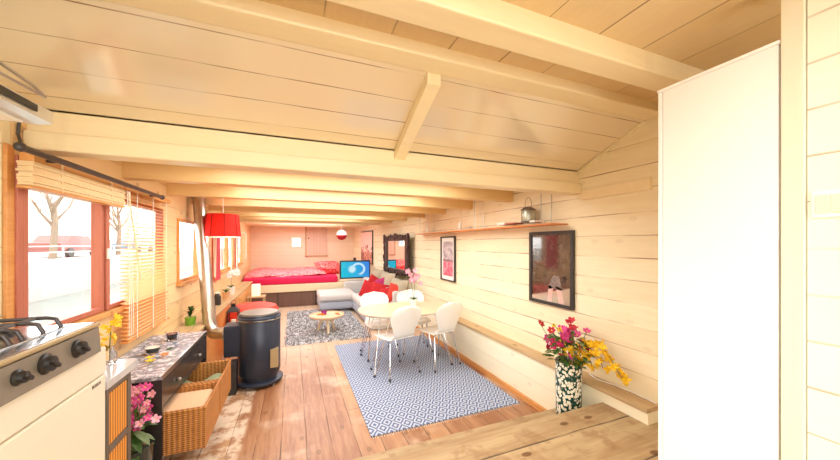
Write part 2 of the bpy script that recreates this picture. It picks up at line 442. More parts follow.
    def solid(s, t):
        bmesh.ops.recalc_face_normals(s.bm, faces=s.bm.faces)
        bmesh.ops.solidify(s.bm, geom=s.bm.faces[:], thickness=t); return s
    def build(s, name, mat, parent=None, loc=None, smooth=False):
        """verts are in world coordinates; origin goes to parent's (or loc)"""
        bmesh.ops.recalc_face_normals(s.bm, faces=s.bm.faces)
        if parent is not None:
            p = parent; o = Vector((0, 0, 0))
            while p: o += p.location; p = p.parent
        else: o = Vector(loc) if loc else Vector((0, 0, 0))
        # give each part a local origin of its own at the middle of its base
        if parent is not None:
            vs = [v.co for v in s.bm.verts]
            c = Vector(((min(v.x for v in vs)+max(v.x for v in vs))/2, (min(v.y for v in vs)+max(v.y for v in vs))/2, (min(v.z for v in vs)+max(v.z for v in vs))/2))
            lo = c-o
            bmesh.ops.translate(s.bm, vec=-c, verts=s.bm.verts)
        else:
            lo = o; bmesh.ops.translate(s.bm, vec=-o, verts=s.bm.verts)
        me = bpy.data.meshes.new(name); s.bm.to_mesh(me); s.bm.free()
        me.materials.append(M[mat])
        ob = bpy.data.objects.new(name, me); COL.objects.link(ob); ob.location = lo
        if parent is not None: ob.parent = parent
        if smooth:
            for p in me.polygons: p.use_smooth = True
            try: me.set_sharp_from_angle(angle=math.radians(40))
            except Exception: pass
        return ob

def tag(o, label, cat, group=None, kind=None):
    o['label'] = label; o['category'] = cat
    if group: o['group'] = group
    if kind: o['kind'] = kind
    return o
def thing(name, label, cat, loc=(0, 0, 0), group=None):
    o = bpy.data.objects.new(name, None); COL.objects.link(o); o.location = loc; o.empty_display_size = .1
    return tag(o, label, cat, group)
def struct(o, label, cat='wall'):
    return tag(o, label, cat, kind='structure')
def part_label(o, l): o['label'] = l; return o
def copy_tree(o, parent=None):
    c = o.copy(); COL.objects.link(c); c.parent = parent
    for ch in list(o.children): copy_tree(ch, c)
    return c
def curve(y): return .011*max(0, y-4)**2

# ------------------------------------------------------------------ room shell
YS = 2.08   # low ceiling starts
XR, XL, XLOW = 2.36, -1.17, 2.216
YB = 10.6
# floors
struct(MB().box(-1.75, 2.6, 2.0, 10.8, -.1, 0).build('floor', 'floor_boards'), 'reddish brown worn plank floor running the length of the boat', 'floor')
struct(MB().box(-1.6, 2.6, -1.6, 1.74, -.1, .38, bev=.006).build('floor_raised', 'step_boards'), 'raised knotty plank platform at the near end of the room', 'floor')
struct(MB().box(-1.6, XLOW+.02, 1.735, 2.09, -.02, .19, bev=.006).build('trim_step', 'step_boards'), 'lower plank step down from the platform to the floor', 'step')
# right wall: curved upper wall, lower wall, ledge
def strip(xf, y0, y1, z0, z1, th, n=24):
    b = MB()
    b.grid(lambda u, v: (xf(y0+(y1-y0)*u), y0+(y1-y0)*u, z0+(z1-z0)*v), n, 1)
    b2 = b.bm
    ext = bmesh.ops.extrude_face_region(b2, geom=b2.faces[:])
    vs = [g for g in ext['geom'] if isinstance(g, bmesh.types.BMVert)]
    bmesh.ops.translate(b2, vec=(th, 0, 0), verts=vs)
    return b
struct(strip(lambda y: XR-curve(y), -1.6, YB+.1, .3, 2.75, .1).build('wall_right', 'cream_wall_boards'), 'cream painted horizontal plank wall on the right', 'wall')
struct(strip(lambda y: XLOW-curve(y), 1.40, YB+.1, -.05, .46, .13).build('wall_right_lower', 'low_wall_boards'), 'pale plank wall below the ledge on the right', 'wall')
lg = strip(lambda y: XLOW-.012-curve(y), 1.40, YB+.1, .46, .49, .156)
struct(lg.build('trim_ledge_right', 'ledge_wood'), 'long brown wooden ledge along the foot of the right wall', 'ledge')
struct(strip(lambda y: XLOW-.03-curve(y), 2.1, YB, 0, .045, .03).build('baseboard_right', 'orange_wood'), 'thin orange wood strip where the right wall meets the floor', 'baseboard')
# left wall with openings
OPEN = [(2.03, 2.70, 1.16, 1.93), (2.74, 3.72, 1.16, 1.93), (4.16, 4.94, 1.18, 1.88), (6.25, 6.92, 1.13, 1.80), (6.98, 7.6, 1.13, 1.80), (8.15, 8.80, 1.14, 1.80)]
def wall_with_holes(holes, a0, a1, z0, z1, mk):
    hs = sorted(holes); cur = a0
    for (h0, h1, zz0, zz1) in hs:
        if h0 > cur: mk(cur, h0, z0, z1)
        mk(h0, h1, z0, zz0); mk(h0, h1, zz1, z1); cur = h1
    mk(cur, a1, z0, z1)
b = MB(); wall_with_holes(OPEN, 1.995, YB+.1, -.05, 2.3, lambda a, c, z0, z1: b.box(XL-.04, XL, a, c, z0, z1))
struct(b.build('wall_left', 'window_wall_boards'), 'warm pine plank wall with the row of windows on the left', 'wall')
b = MB(); b.box(-1.56, XL-.0, 1.94, 1.99, -.05, 2.3); struct(b.build('wall_corner', 'cream_cross_wall_boards'), 'short cream plank wall facing the camera left of the first window', 'wall')
# kitchen nook left wall and rear wall behind the camera, openings added for daylight
b = MB(); wall_with_holes([(-.9, .9, 1.25, 2.1)], -1.6, 2.05, -.05, 2.75, lambda a, c, z0, z1: b.box(-1.65, -1.55, a, c, z0, z1))
struct(b.build('wall_kitchen', 'cream_wall_boards'), 'plank wall of the kitchen corner behind the cooker', 'wall')
b = MB(); wall_with_holes([(-1.0, 1.4, .7, 2.3)], -1.65, 1.6, -.05, 2.75, lambda a, c, z0, z1: b.box(a, c, -1.7, -1.6, z0, z1))
struct(b.build('wall_rear', 'cream_cross_wall_boards'), 'plank wall with a wide opening added for daylight behind the viewer', 'wall')
# partition on the right, with its post
struct(MB().box(1.605, 1.70, -1.6, .50, .38, 2.65).build('wall_partition', 'partition_boards'), 'near cream plank partition at the right edge, with the switch', 'wall')
struct(MB().box(1.595, 1.72, .503, .56, .38, 2.65, bev=.003).build('trim_post', 'post_paint'), 'cream painted upright post between cupboard and partition', 'post')
# back wall with small window
b = MB(); wall_with_holes([(-.02, .22, 1.52, 1.78)], -1.3, 2.1, -.05, 2.3, lambda a, c, z0, z1: b.box(a, c, YB, YB+.1, z0, z1))
struct(b.build('wall_back', 'peach_back_boards'), 'peach plank wall behind the bed at the far end', 'wall')
# ceilings
struct(MB().box(-1.75, 2.6, YS, 10.8, 2.24, 2.30).build('ceiling_low', 'ceiling_boards'), 'low cream board ceiling over the long room', 'ceiling')
b = MB(); b.prism([(1.46, 2.507), (YS+.02, 2.24), (YS+.02, 2.30), (1.46, 2.567)], 'X', -1.75, 2.5)
struct(b.build('ceiling_slope', 'slope_boards'), 'glossy sloping board ceiling rising towards the kitchen', 'ceiling')
struct(MB().box(-1.75, 2.6, -1.7, 1.5, 2.545, 2.60).build('ceiling_upper', 'upper_ceiling_boards'), 'raised tan board ceiling above the near platform', 'ceiling')
# beams
k = 1
def beam(y0, y1, z0, z1, mat, label, x0=-1.7, x1=None, bev=.008):
    global k
    x1 = x1 if x1 else XR-curve(y1)
    o = MB().box(x0, x1, y0, y1, z0, z1, bev=bev).build(f'trim_{k}', mat); k += 1
    return struct(o, label, 'beam')
beam(1.37, 1.50, 2.485, 2.58, 'beam_paint', 'cream ceiling beam at the top of the sloping boards', x1=2.4)
beam(1.02, 1.15, 2.45, 2.61, 'beam_paint', 'nearest thick cream ceiling beam', x1=2.4)
b = MB(); b.box(XL+.002, XR, YS-.03, YS+.10, 2.045, 2.135, bev=.008); b.box(XL+.002, XR, YS, YS+.09, 2.13, 2.25)
struct(b.build('trim_main_beam', 'beam_paint'), 'long stepped cream beam at the foot of the sloping ceiling', 'beam')
ys = [2.98, 3.87, 4.70, 5.55, 6.45, 7.35, 8.25, 9.2, 10.1]
for i, y in enumerate(ys):
    beam(y, y+.11, 2.09+.004*i, 2.242, 'beam_orange' if i < 6 else 'beam_paint', f'low crosswise ceiling beam number {i+2} counted from the sloping ceiling' if 0 else ['second', 'third', 'fourth', 'fifth', 'sixth', 'seventh', 'eighth', 'ninth', 'tenth'][i]+' crosswise beam back from the sloping ceiling', x0=XL-.05)
# rafter on the slope
sl = (2.507-2.24)/(1.46-YS)
b = MB(); b.prism([(1.50, 2.492), (2.085, 2.24), (2.085, 2.18), (1.50, 2.432)], 'X', .645, .72)
struct(b.build('trim_rafter', 'beam_paint'), 'short cream rafter crossing the sloping ceiling', 'rafter')
b = MB(); b.prism([(1.50, 2.492), (2.085, 2.24), (2.085, 2.225), (1.50, 2.477)], 'X', 2.335, 2.362)
struct(b.build('trim_gable', 'pale_board'), 'thin pale strip where sloping ceiling meets the right wall', 'trim')
struct(MB().box(2.338, 2.362, 1.46, 2.05, 1.985, 2.07, bev=.003).build('trim_batten', 'beam_paint'), 'short cream batten high on the right wall past the main beam', 'trim')
# corner post left of the first window
struct(MB().box(-1.169, -1.155, 1.945, 1.99, 1.0, 2.04, bev=.003).build('trim_corner_post', 'orange_wood'), 'orange pine corner post left of the first window', 'post')
struct(MB().box(XL, -.905, 3.52, 8.6, .67, .70, bev=.004).build('trim_ledge_left', 'ledge_wood'), 'wooden ledge below the left windows that carries plants', 'ledge')
struct(MB().box(XL, -.93, 3.52, 8.6, 0, .668).build('trim_ledge_panel', 'orange_wood'), 'orange wood panel under the left ledge', 'panel')

# windows (left)
def window(num, y0, y1, z0, z1, frame, label, mull=()):
    fr = MB(); x0, x1 = XL-.035, XL+.02; w = .03
    fr.box(x0, x1, y0, y0+w, z0, z1, .003); fr.box(x0, x1, y1-w, y1, z0, z1, .003)
    fr.box(x0, x1, y0+w, y1-w, z0, z0+w, .003); fr.box(x0, x1, y0+w, y1-w, z1-w, z1, .003)
    o = fr.build(f'window_{num}', frame); struct(o, label, 'window')
    MB().box(XL-.025, XL-.02, y0+w, y1-w, z0+w, z1-w).build('pane', 'pane_glass', o)
    MB().box(XL, XL+.05, y0-.03, y1+.03, z0-.035, z0-.003, .004).build('window_sill', 'orange_wood', o)
    return o
w1 = window(1, *OPEN[0], 'red_wood', 'large clear first window looking out on the quay')
w2 = window(2, *OPEN[1], 'red_wood', 'second window, half hidden by the lowered wooden blind')
window(3, *OPEN[2], 'orange_wood', 'narrow window just left of the stove pipe')
window(4, *OPEN[3], 'orange_wood', 'window under the red lampshade, nearer half of the pair')
window(5, *OPEN[4], 'orange_wood', 'window under the red lampshade, farther half of the pair')
window(6, *OPEN[5], 'orange_wood', 'farthest window in the left wall beside the bed')
# red post with latch between first panes
MB().box(XL+.002, XL+.03, 2.705, 2.735, 1.16, 1.93, .003).build('mullion', 'red_wood', w1)
MB().box(XL+.001, XL+.024, 1.988, 2.03, 1.12, 2.0, .003).build('jamb', 'red_wood', w1)
MB().box(XL+.03, XL+.045, 2.70, 2.735, 1.50, 1.57, .003).build('latch', 'white_plastic', w1)
# back window
b = MB(); b.box(-.05, .25, YB-.02, YB+.02, 1.49, 1.52, .003); b.box(-.05, .25, YB-.02, YB+.02, 1.78, 1.81, .003)
b.box(-.05, -.02, YB-.02, YB+.02, 1.52, 1.78, .003); b.box(.22, .25, YB-.02, YB+.02, 1.52, 1.78, .003)
wb = struct(b.build('window_7', 'pale_board'), 'small square bright window in the wall behind the bed', 'window')
MB().box(-.02, .22, YB+.03, YB+.034, 1.52, 1.78).build('pane', 'pane_glass', wb)
# hatch
planks('hatch_boards', (234, 196, 172), (222, 178, 152), 'X', 'Z', .1, seam=.05, seam_dark=.5, rough=.5)
d1 = struct(MB().box(.40, 1.02, YB-.03, YB-.001, 1.24, 2.10, .003).build('door_1', 'hatch_boards'), 'closed pinkish board hatch in the wall behind the bed', 'hatch')
b = MB(); b.box(.36, .40, YB-.04, YB-.002, 1.20, 2.14, .003); b.box(.36, 1.05, YB-.04, YB-.002, 1.20, 1.236, .003)
b.build('hatch_frame', 'ledge_wood', d1)
MB().ball((.46, YB-.04, 1.78), .02).build('knob', 'knob_black', d1)

# ------------------------------------------------------------------ outside
struct(MB().box(-60, XL-.3, -30, 80, -.6, -.55).build('ground_water', 'water'), 'pale canal water outside the windows', 'water')
q = MB(); q.box(-9.6, -9, -20, 80, -.6, .95); q.box(-40, -9.6, -20, 80, .6, .75)
struct(q.build('ground_quay', 'quay_stone'), 'white stone quay across the water outside', 'quay')
r = thing('quay_railing', 'grey metal railing on the quay seen through the first window', 'railing', (-9.3, 14, .95))
for z in (1.25, 1.5): MB().tube([(-9.3, 6, z), (-9.3, 34, z)], .025, 6).build('rail', 'rail_grey', r)
for i in range(14): MB().tube([(-9.3, 6+i*2.1, .95), (-9.3, 6+i*2.1, 1.5)], .025, 6).build('railing_post', 'rail_grey', r)
def tree(x, y, h, label):
    t = thing('bare_tree', label, 'tree', (x, y, .75)); rnd = random.Random(int(y*10))
    MB().tube([(x, y, .75), (x+.1, y, .75+h*.4), (x, y+.1, .75+h*.6)], [.16, .12, .09], 8).build('trunk', 'bark', t)
    for i in range(9):
        a = rnd.uniform(0, 6.28); L = rnd.uniform(.8, 1.7); z = .75+h*(.35+.27*rnd.random())
        p0 = Vector((x, y, z)); p1 = p0+Vector((math.cos(a)*L*.5, math.sin(a)*L*.5, L*.7)); p2 = p1+Vector((math.cos(a+.5)*L*.3, math.sin(a+.5)*L*.4, L*.6))
        b = MB(); b.tube([p0, p1, p2], [.06, .04, .012], 6)
        b.tube([p1, p1+Vector((rnd.uniform(-.4, .4), rnd.uniform(-.5, .5), .7))], [.03, .008], 5); b.build('branch', 'bark', t)
tree(-11, 21.2, 4.8, 'bare street tree on the quay seen through the first window')
tree(-12, 30, 5, 'farther bare street tree on the quay beyond the second window')
def car(y, mat, label):
    t = thing('parked_car', label, 'car', (-14, y, .75), 'cars parked on the quay')
    MB().prism([(-2.1, .3), (2.1, .3), (2.1, .85), (1.2, .95), (.7, 1.4), (-1.0, 1.4), (-1.6, .95), (-2.1, .9)], 'X', -14.8, -13.2).build('car_body', mat, t)
    o = list(t.children)[0]; o.location.z += 0; o.location = (0, 0, .85)
    for yy in (-1.3, 1.3): MB().lathe([(.0, -.1), (.3, -.1), (.3, .1), (0, .1)], mat=Matrix.Translation((-13.2, y+yy, 1.05)) @ Matrix.Rotation(PI/2, 4, 'Y')).build('wheel', 'rubber', t)
car(28.3, 'car_paint', 'dark red car parked on the quay outside the first window')
car(38, 'car_blue', 'blue grey car parked on the quay further along')
h = thing('canal_house', 'pale brick canal house with tall windows beyond the quay', 'building', (-24, 58, .75))
b = MB(); b.box(-28, -24, 40, 74, .75, 9); b.build('facade', 'brick_far', h)
for i in range(10):
    for j in range(3): MB().box(-24.05, -23.95, 41.2+i*3.2, 42.6+i*3.2, 2.2+j*2.4, 4+j*2.4).build('house_window', 'white_plastic', h)

# ------------------------------------------------------------------ blinds and rod
t = thing('wooden_blind', 'raised wooden slat blind stacked above the first window', 'blind', (-1.12, 2.35, 1.87))
b = MB()
for i in range(9):
    z = 1.865+i*.012; o_ = .004*math.sin(i*2.1)
    b.box(-1.135+o_, -1.085+o_+.004*(i % 3), 1.965-.006*(i % 2), 2.80, z, z+.0115, .0015, 1)
b.build('stacked_slats', 'slat_wood', t)
MB().box(-1.138, -1.088, 1.98, 2.80, 1.975, 2.015, .003).build('head_rail', 'orange_wood', t)
MB().box(-1.137, -1.08, 1.96, 2.80, 1.850, 1.863, .003).build('bottom_rail', 'orange_wood', t)
for y in (2.15, 2.62): MB().box(-1.084, -1.080, y, y+.012, 1.86, 2.0).build('ladder_tape', 'slat_wood', t)
t = thing('wooden_blind', 'lowered wooden slat blind with bright gaps over the second window', 'blind', (-1.12, 3.25, .9))
b = MB(); nsl = 38
for i in range(nsl):
    z = .92+i*(1.06/nsl)
    m = Matrix.Translation((-1.11, 3.27, z)) @ Matrix.Rotation(math.radians(12), 4, 'Y') @ Matrix.Translation((1.11, -3.27, -z))
    b.box(-1.136, -1.084, 2.86, 3.68, z-.0012, z+.0012, mat=m)
b.build('slats', 'slat_glow', t)
MB().box(-1.138, -1.085, 2.85, 3.69, 1.98, 2.02, .003).build('head_rail', 'orange_wood', t)
MB().box(-1.135, -1.085, 2.86, 3.68, .89, .905, .003).build('bottom_rail', 'orange_wood', t)
for y in (2.98, 3.27, 3.56): MB().box(-1.082, -1.079, y, y+.006, .9, 1.98).build('ladder_cord', 'white_ribbon', t)
MB().tube([(-1.075, 2.83, 1.97), (-1.05, 2.95, 1.35)], .006, 8).build('tilt_wand', 'slat_wood', t)
for q in range(3): MB().tube([(-1.07, 2.80+q*.02, 1.97), (-1.065, 2.82+q*.03, 1.2), (-1.06, 2.80+q*.03, .95)], .0025, 5).build('pull_cord', 'white_ribbon', t)
t = thing('curtain_rod', 'dark curtain rod running above the first two windows', 'curtain rod', (-1.03, 2.4, 1.99))
MB().tube([(-1.03, 1.80, 1.995), (-1.03, 3.3, 1.995)], .014, 10).build('rod', 'rod_black', t)
for y in (2.06, 3.22): MB().tube([(-1.03, y, 1.995), (-1.165, y, 1.995)], .008, 8).build('bracket', 'rod_black', t)
for y in (1.80, 3.3): MB().ball((-1.03, y, 1.995), .02).build('finial', 'rod_black', t)
# wire on the wall corner
tag(MB().tube([(-1.16, 2.03, 2.24), (-1.163, 2.02, 2.1), (-1.13, 1.99, 2.03)], .006, 6).build('cable', 'rod_black'), 'short black cable hanging at the left end of the main beam', 'cable')

# ------------------------------------------------------------------ cooker
t = thing('gas_cooker', 'cream cooker with steel gas hob and black knobs at the left edge', 'cooker', (-1.0, 1.43, .38))
MB().box(-1.32, -.745, 1.10, 1.73, .43, 1.168, .006).build('body', 'cream_enamel', t)
MB().box(-1.30, -.80, 1.12, 1.71, .38, .44).build('plinth', 'grey_frame', t)
od = MB().box(-.747, -.730, 1.105, 1.725, .50, 1.055, .006).build('oven_door', 'cream_enamel', t)
MB().box(-.747, -.728, 1.105, 1.725, 1.062, 1.172, .006).build('trim_band', 'cream_enamel', t)
b = MB(); b.prism([(-1.31, 1.170), (-.715, 1.170), (-.722, 1.268), (-.745, 1.275), (-1.31, 1.275)], 'Y', 1.10, 1.655)
b.build('control_panel', 'panel_steel', t)
MB().box(-1.32, -.728, 1.095, 1.66, 1.276, 1.288, .004).build('hob_plate', 'hob_steel', t)
MB().box(-.734, -.718, 1.095, 1.66, 1.272, 1.286, .004).build('hob_edge', 'brass_plate', t)
MB().box(-1.26, -.79, 1.14, 1.63, 1.288, 1.292, .002).build('burner_tray', 'hob_steel', t)
for (y, s) in ((1.243, .8), (1.352, 1.15), (1.51, 1.15)):
    R = Matrix.Translation((-.72, y, 1.225)) @ Matrix.Rotation(PI/2, 4, 'Y')
    kb = MB().lathe([(.028*s, 0), (.028*s, .006), (.022*s, .010), (.020*s, .022), (0, .024)], seg=24, mat=R).build('knob', 'knob_black', t, smooth=True)
    MB().box(-.706, -.688, y-.006, y+.006, 1.225-.02*s, 1.225+.02*s, .003, mat=Matrix.Translation((0, y, 1.225)) @ Matrix.Rotation(.9, 4, 'X') @ Matrix.Translation((0, -y, -1.225))).build('grip', 'knob_black', kb)
for (x, y) in ((-.92, 1.27), (-.92, 1.50), (-1.13, 1.27), (-1.13, 1.50)):
    bu = MB().lathe([(.045, 1.290), (.045, 1.300), (.032, 1.302), (.032, 1.310), (0, 1.311)], c=(x, y, 0)).build('burner', 'knob_black', t, smooth=True)
for y in (1.27, 1.50):
    b = MB()
    for x0 in (-.80, -.85): pass
    for dy in (-.09, .0, .09):
        b.tube([(-.80, y+dy, 1.292), (-.815, y+dy, 1.322), (-.84, y+dy, 1.328), (-1.20, y+dy, 1.328), (-1.225, y+dy, 1.322), (-1.24, y+dy, 1.292)], .0065, 8)
    for x in (-.87, -1.02, -1.17): b.tube([(x, y-.10, 1.328), (x, y+.10, 1.328)], .006, 8)
    b.build('pan_support', 'rod_black', t)
def text_mesh(txt, size, mat, parent, M4, name='lettering', ext=.0006):
    cu = bpy.data.curves.new('txt', 'FONT'); cu.body = txt; cu.size = size; cu.extrude = ext; cu.align_x = 'CENTER'; cu.align_y = 'CENTER'
    o = bpy.data.objects.new('txt', cu); COL.objects.link(o)
    dg = bpy.context.evaluated_depsgraph_get(); me = bpy.data.meshes.new_from_object(o.evaluated_get(dg))
    bpy.data.objects.remove(o)
    b = MB(); b.bm.from_mesh(me); bmesh.ops.transform(b.bm, matrix=M4, verts=b.bm.verts); bpy.data.meshes.remove(me)
    return b.build(name, mat, parent)
text_mesh('BOSCH', .018, 'grey_frame', od, Matrix.Translation((-.729, 1.655, 1.035)) @ Matrix.Rotation(PI/2, 4, 'Z') @ Matrix.Rotation(PI/2, 4, 'X'))

# cabinet beside the cooker
t = thing('slatted_cabinet', 'narrow cabinet with orange slatted doors and stone top beside the cooker', 'cabinet', (-.95, 1.9, .19))
MB().box(-1.16, -.755, 1.755, 1.965, .19, .975).build('carcass', 'grey_frame', t)
MB().prism([(-1.165, 1.745), (-.735, 1.745), (-.735, 2.03), (-.76, 2.065), (-1.165, 2.065)], 'Z', .978, 1.012).build('top', 'stone_top', t)
b = MB(); b.box(-.755, -.737, 1.935, 1.968, .19, .975, .002); b.box(-.755, -.737, 1.75, 1.77, .19, .975, .002)
for z in (.19, .69, .955): b.box(-.755, -.737, 1.77, 1.935, z, z+.03 if z > .2 else z+.1, .002)
b.build('frame', 'grey_frame', t)
for z0, z1 in ((.725, .95), (.295, .685)): MB().box(-.75, -.740, 1.772, 1.933, z0, z1, .002).build('door', 'slat_door', t)

# cooker hood
t = thing('cooker_hood', 'slim white cooker hood with steel rail above the cooker', 'cooker hood', (-1.05, 1.1, 2.0))
b = MB(); b.prism([(-1.53, 2.0), (-.78, 1.995), (-.745, 2.0), (-.745, 2.04), (-.80, 2.065), (-1.53, 2.07)], 'Y', .70, 1.44); b.build('canopy', 'silver', t)
MB().box(-.744, -.738, .75, 1.36, 2.012, 2.034, .002).build('control_strip', 'knob_black', t)
MB().box(-1.5, -.80, .74, 1.41, 1.988, 1.996, .002).build('filter', 'white_plastic', t)
b = MB(); b.tube([(-.76, 1.43, 2.085), (-.76, 1.38, 2.10), (-.76, .70, 2.14)], .005, 8); b.build('rail', 'steel', t)
b = MB(); b.box(-.766, -.754, 1.18, 1.19, 2.05, 2.115); b.build('rail_support', 'steel', t)
MB().tube([(-.76, 1.43, 2.085), (-.76, 1.19, 2.075)], .004, 6).build('rail_brace', 'steel', t)

# ------------------------------------------------------------------ white cupboard
t = thing('tall_cupboard', 'tall plain white cupboard seen from its side on the platform', 'cupboard', (1.95, .77, .38))
MB().box(1.60, 2.34, .567, .945, .38, 2.31, .002).build('carcass', 'white_laminate', t)
MB().box(1.60, 2.34, .948, .966, .44, 2.31, .002).build('door', 'white_edge', t)
MB().box(1.597, 2.345, .562, .968, 2.311, 2.324, .002).build('top', 'white_edge', t)
MB().tube([(1.66, .99, 1.2), (1.66, .99, 1.35)], .006).build('handle', 'steel', list(t.children)[1])
# switch
t = thing('light_switch', 'white double switch plate on the near cream partition', 'switch', (1.605, .45, 1.73))
MB().box(1.597, 1.604, .405, .492, 1.685, 1.775, .005, 3).build('plate', 'white_plastic', t)
MB().box(1.593, 1.598, .418, .448, 1.70, 1.76, .002).build('rocker', 'socket_plastic', t)
MB().box(1.593, 1.598, .450, .480, 1.70, 1.76, .002).build('rocker', 'socket_plastic', t)

# ------------------------------------------------------------------ flowers helpers
def blossom(c, r, mat_p, parent, nrm=None, n=5, heart=True, name='blossom'):
    c = Vector(c); nrm = Vector(nrm or (random.uniform(-1, 1), random.uniform(-1, .2), random.uniform(.1, 1))).normalized()
    q = nrm.to_track_quat('Z', 'Y').to_matrix().to_4x4()
    b = MB()
    for i in range(n):
        a = 2*PI*i/n+random.random()*.3
        m = Matrix.Translation(c) @ q @ Matrix.Rotation(a, 4, 'Z') @ Matrix.Rotation(-.45, 4, 'Y') @ Matrix.Translation((r*.55, 0, 0)) @ Matrix.Diagonal((r*.55, r*.36, r*.10, 1))
        b2 = bmesh.new(); bmesh.ops.create_icosphere(b2, subdivisions=2, radius=1); b._merge(b2, m)
    o = b.build(name, mat_p, parent, smooth=True)
    if heart: MB().ball(c+nrm*r*.12, r*.18, 1).build('heart', 'flower_heart', o)
    return o
# daisy vase
VX, VY = 2.075, 1.93
t = thing('tall_vase', 'tall green glazed vase covered with white daisies on the lower step', 'vase', (VX, VY, .19))
MB().lathe([(.088, .19), (.096, .20), (.098, .40), (.100, .62), (.103, .648), (.106, .655), (.098, .655), (.092, .62), (.09, .22), (0, .215)], c=(VX, VY, 0), seg=36).build('body', 'daisy_ceramic', t, smooth=True)
random.seed(11)
bq = thing('flower_bouquet', 'bouquet of pink and crimson flowers with green leaves in the daisy vase', 'bouquet', (VX, VY, .25))
b = MB()
heads = []
for i in range(38):
    a = random.uniform(0, 2*PI); rr = abs(random.gauss(.10, .045)); h = random.uniform(.70, .94)
    x = VX-.005+math.cos(a)*rr*1.15-.03*(h-.7)*2; y = VY+math.sin(a)*rr
    x = min(x, 2.28); heads.append((x, y, h))
    b.tube([(VX+math.cos(a)*.03, VY+math.sin(a)*.03, .3), (VX+math.cos(a)*.06, VY+math.sin(a)*.06, .66), (x, y, h)], .0025, 5)
b.build('stems', 'stem_green', bq)
for i, (x, y, h) in enumerate(heads):
    m = 'petal_red' if h > .88 and i % 2 else ('petal_hot' if i % 2 else 'petal_pink')
    blossom((x, y, h), random.uniform(.03, .046), m, bq, heart=(i % 3 == 0), n=6)
for i in range(96):
    a = random.uniform(0, 2*PI); rr = random.uniform(.04, .16); z = random.uniform(.64, .86)
    x = min(VX-.02+math.cos(a)*rr, 2.27)
    MB().leaf((x, VY+math.sin(a)*rr, z), (math.cos(a)*(.3 if x > 2.2 else 1), math.sin(a), random.uniform(-.2, .6)), random.uniform(.045, .08), random.uniform(.028, .042)).build('leaf', 'leaf' if i % 3 else 'pale_leaf', bq)
fs = thing('flower_spray', 'arching sprays of yellow blossoms drooping from the daisy vase', 'flower spray', (VX, VY, .3))
def spray(pts, n, rad, jitter=.018):
    P = [Vector(p) for p in pts]
    def at(t):
        t *= len(P)-1; i = min(int(t), len(P)-2); return P[i].lerp(P[i+1], t-i)
    MB().tube([at(i/12) for i in range(13)], .003, 5).build('twig', 'bark', fs)
    for i in range(n):
        p = at(.25+.75*i/n)+Vector((random.gauss(0, jitter), random.gauss(0, jitter), random.gauss(0, jitter)))
        blossom(p, rad*random.uniform(.8, 1.2), 'petal_yellow', fs, heart=False, n=4)
spray([(VX, VY, .45), (VX+.02, VY-.04, .70), (VX+.05, VY-.14, .86), (VX+.08, VY-.28, .80), (VX+.10, VY-.36, .66), (VX+.10, VY-.40, .62)], 30, .027)
spray([(VX, VY, .45), (VX+.03, VY-.03, .68), (VX+.06, VY-.12, .80), (VX+.08, VY-.20, .76), (VX+.09, VY-.24, .66)], 44, .03, .04)
spray([(VX, VY, .45), (VX-.02, VY, .70), (VX-.06, VY+.02, .88), (VX-.16, VY+.0, .965)], 9, .018, .01)
spray([(VX, VY, .45), (VX+.04, VY-.04, .66), (VX+.08, VY-.13, .70), (VX+.08, VY-.17, .62)], 14, .024, .025)

# cable on the ledge
pts = [(2.33, 1.95, .50), (2.30, 1.85, .497), (2.335, 1.72, .497), (2.34, 1.6, .497), (2.335, 1.42, .497)]
tag(MB().tube(pts, .004, 6).build('white_cable', 'white_plastic'), 'thin white cable lying along the brown ledge near the vase', 'cable')

# ------------------------------------------------------------------ rugs
b = MB(); b.box(.60, 2.115, 2.57, 5.10, .001, .010, .003)
tag(b.build('woven_rug', 'diamond_rug'), 'blue and white diamond patterned rug under the dining table', 'rug')
rg = bpy.data.objects['woven_rug']
b = MB()
for i in range(75):
    x = .61+i*.02; 
    for yy, s in ((2.57, -1), ):
        b.tube([(x, yy, .006), (x+random.uniform(-.006, .006), yy+s*random.uniform(.02, .035), .003)], .0018, 4)
b.build('fringe', 'white_ribbon', rg)
random.seed(5)
t = thing('shag_rug', 'mottled grey and cream shaggy rug in front of the sofa', 'rug', (.55, 6.6, 0))
MB().box(-.11, 1.24, 5.35, 8.0, .001, .012, .004).build('rug_base', 'shag_wool', t)
b = bmesh.new()
for i in range(15000):
    x = random.uniform(-.12, 1.25); y = 5.34+2.66*random.random(); a = random.uniform(0, 6.28); w = .007; l = random.uniform(.02, .045); ln = random.uniform(.3, 1.0)*l
    dx, dy = math.cos(a), math.sin(a); e = random.uniform(0, 6.28)
    v = [b.verts.new((x-dx*w, y-dy*w, .01)), b.verts.new((x+dx*w, y+dy*w, .01)), b.verts.new((x+math.cos(e)*ln, y+math.sin(e)*ln, .012+l*.7))]
    b.faces.new(v)
mb = MB(); mb.bm.free(); mb.bm = b
pl = mb.build('pile', 'shag_wool', t); pl['kind'] = 'stuff'

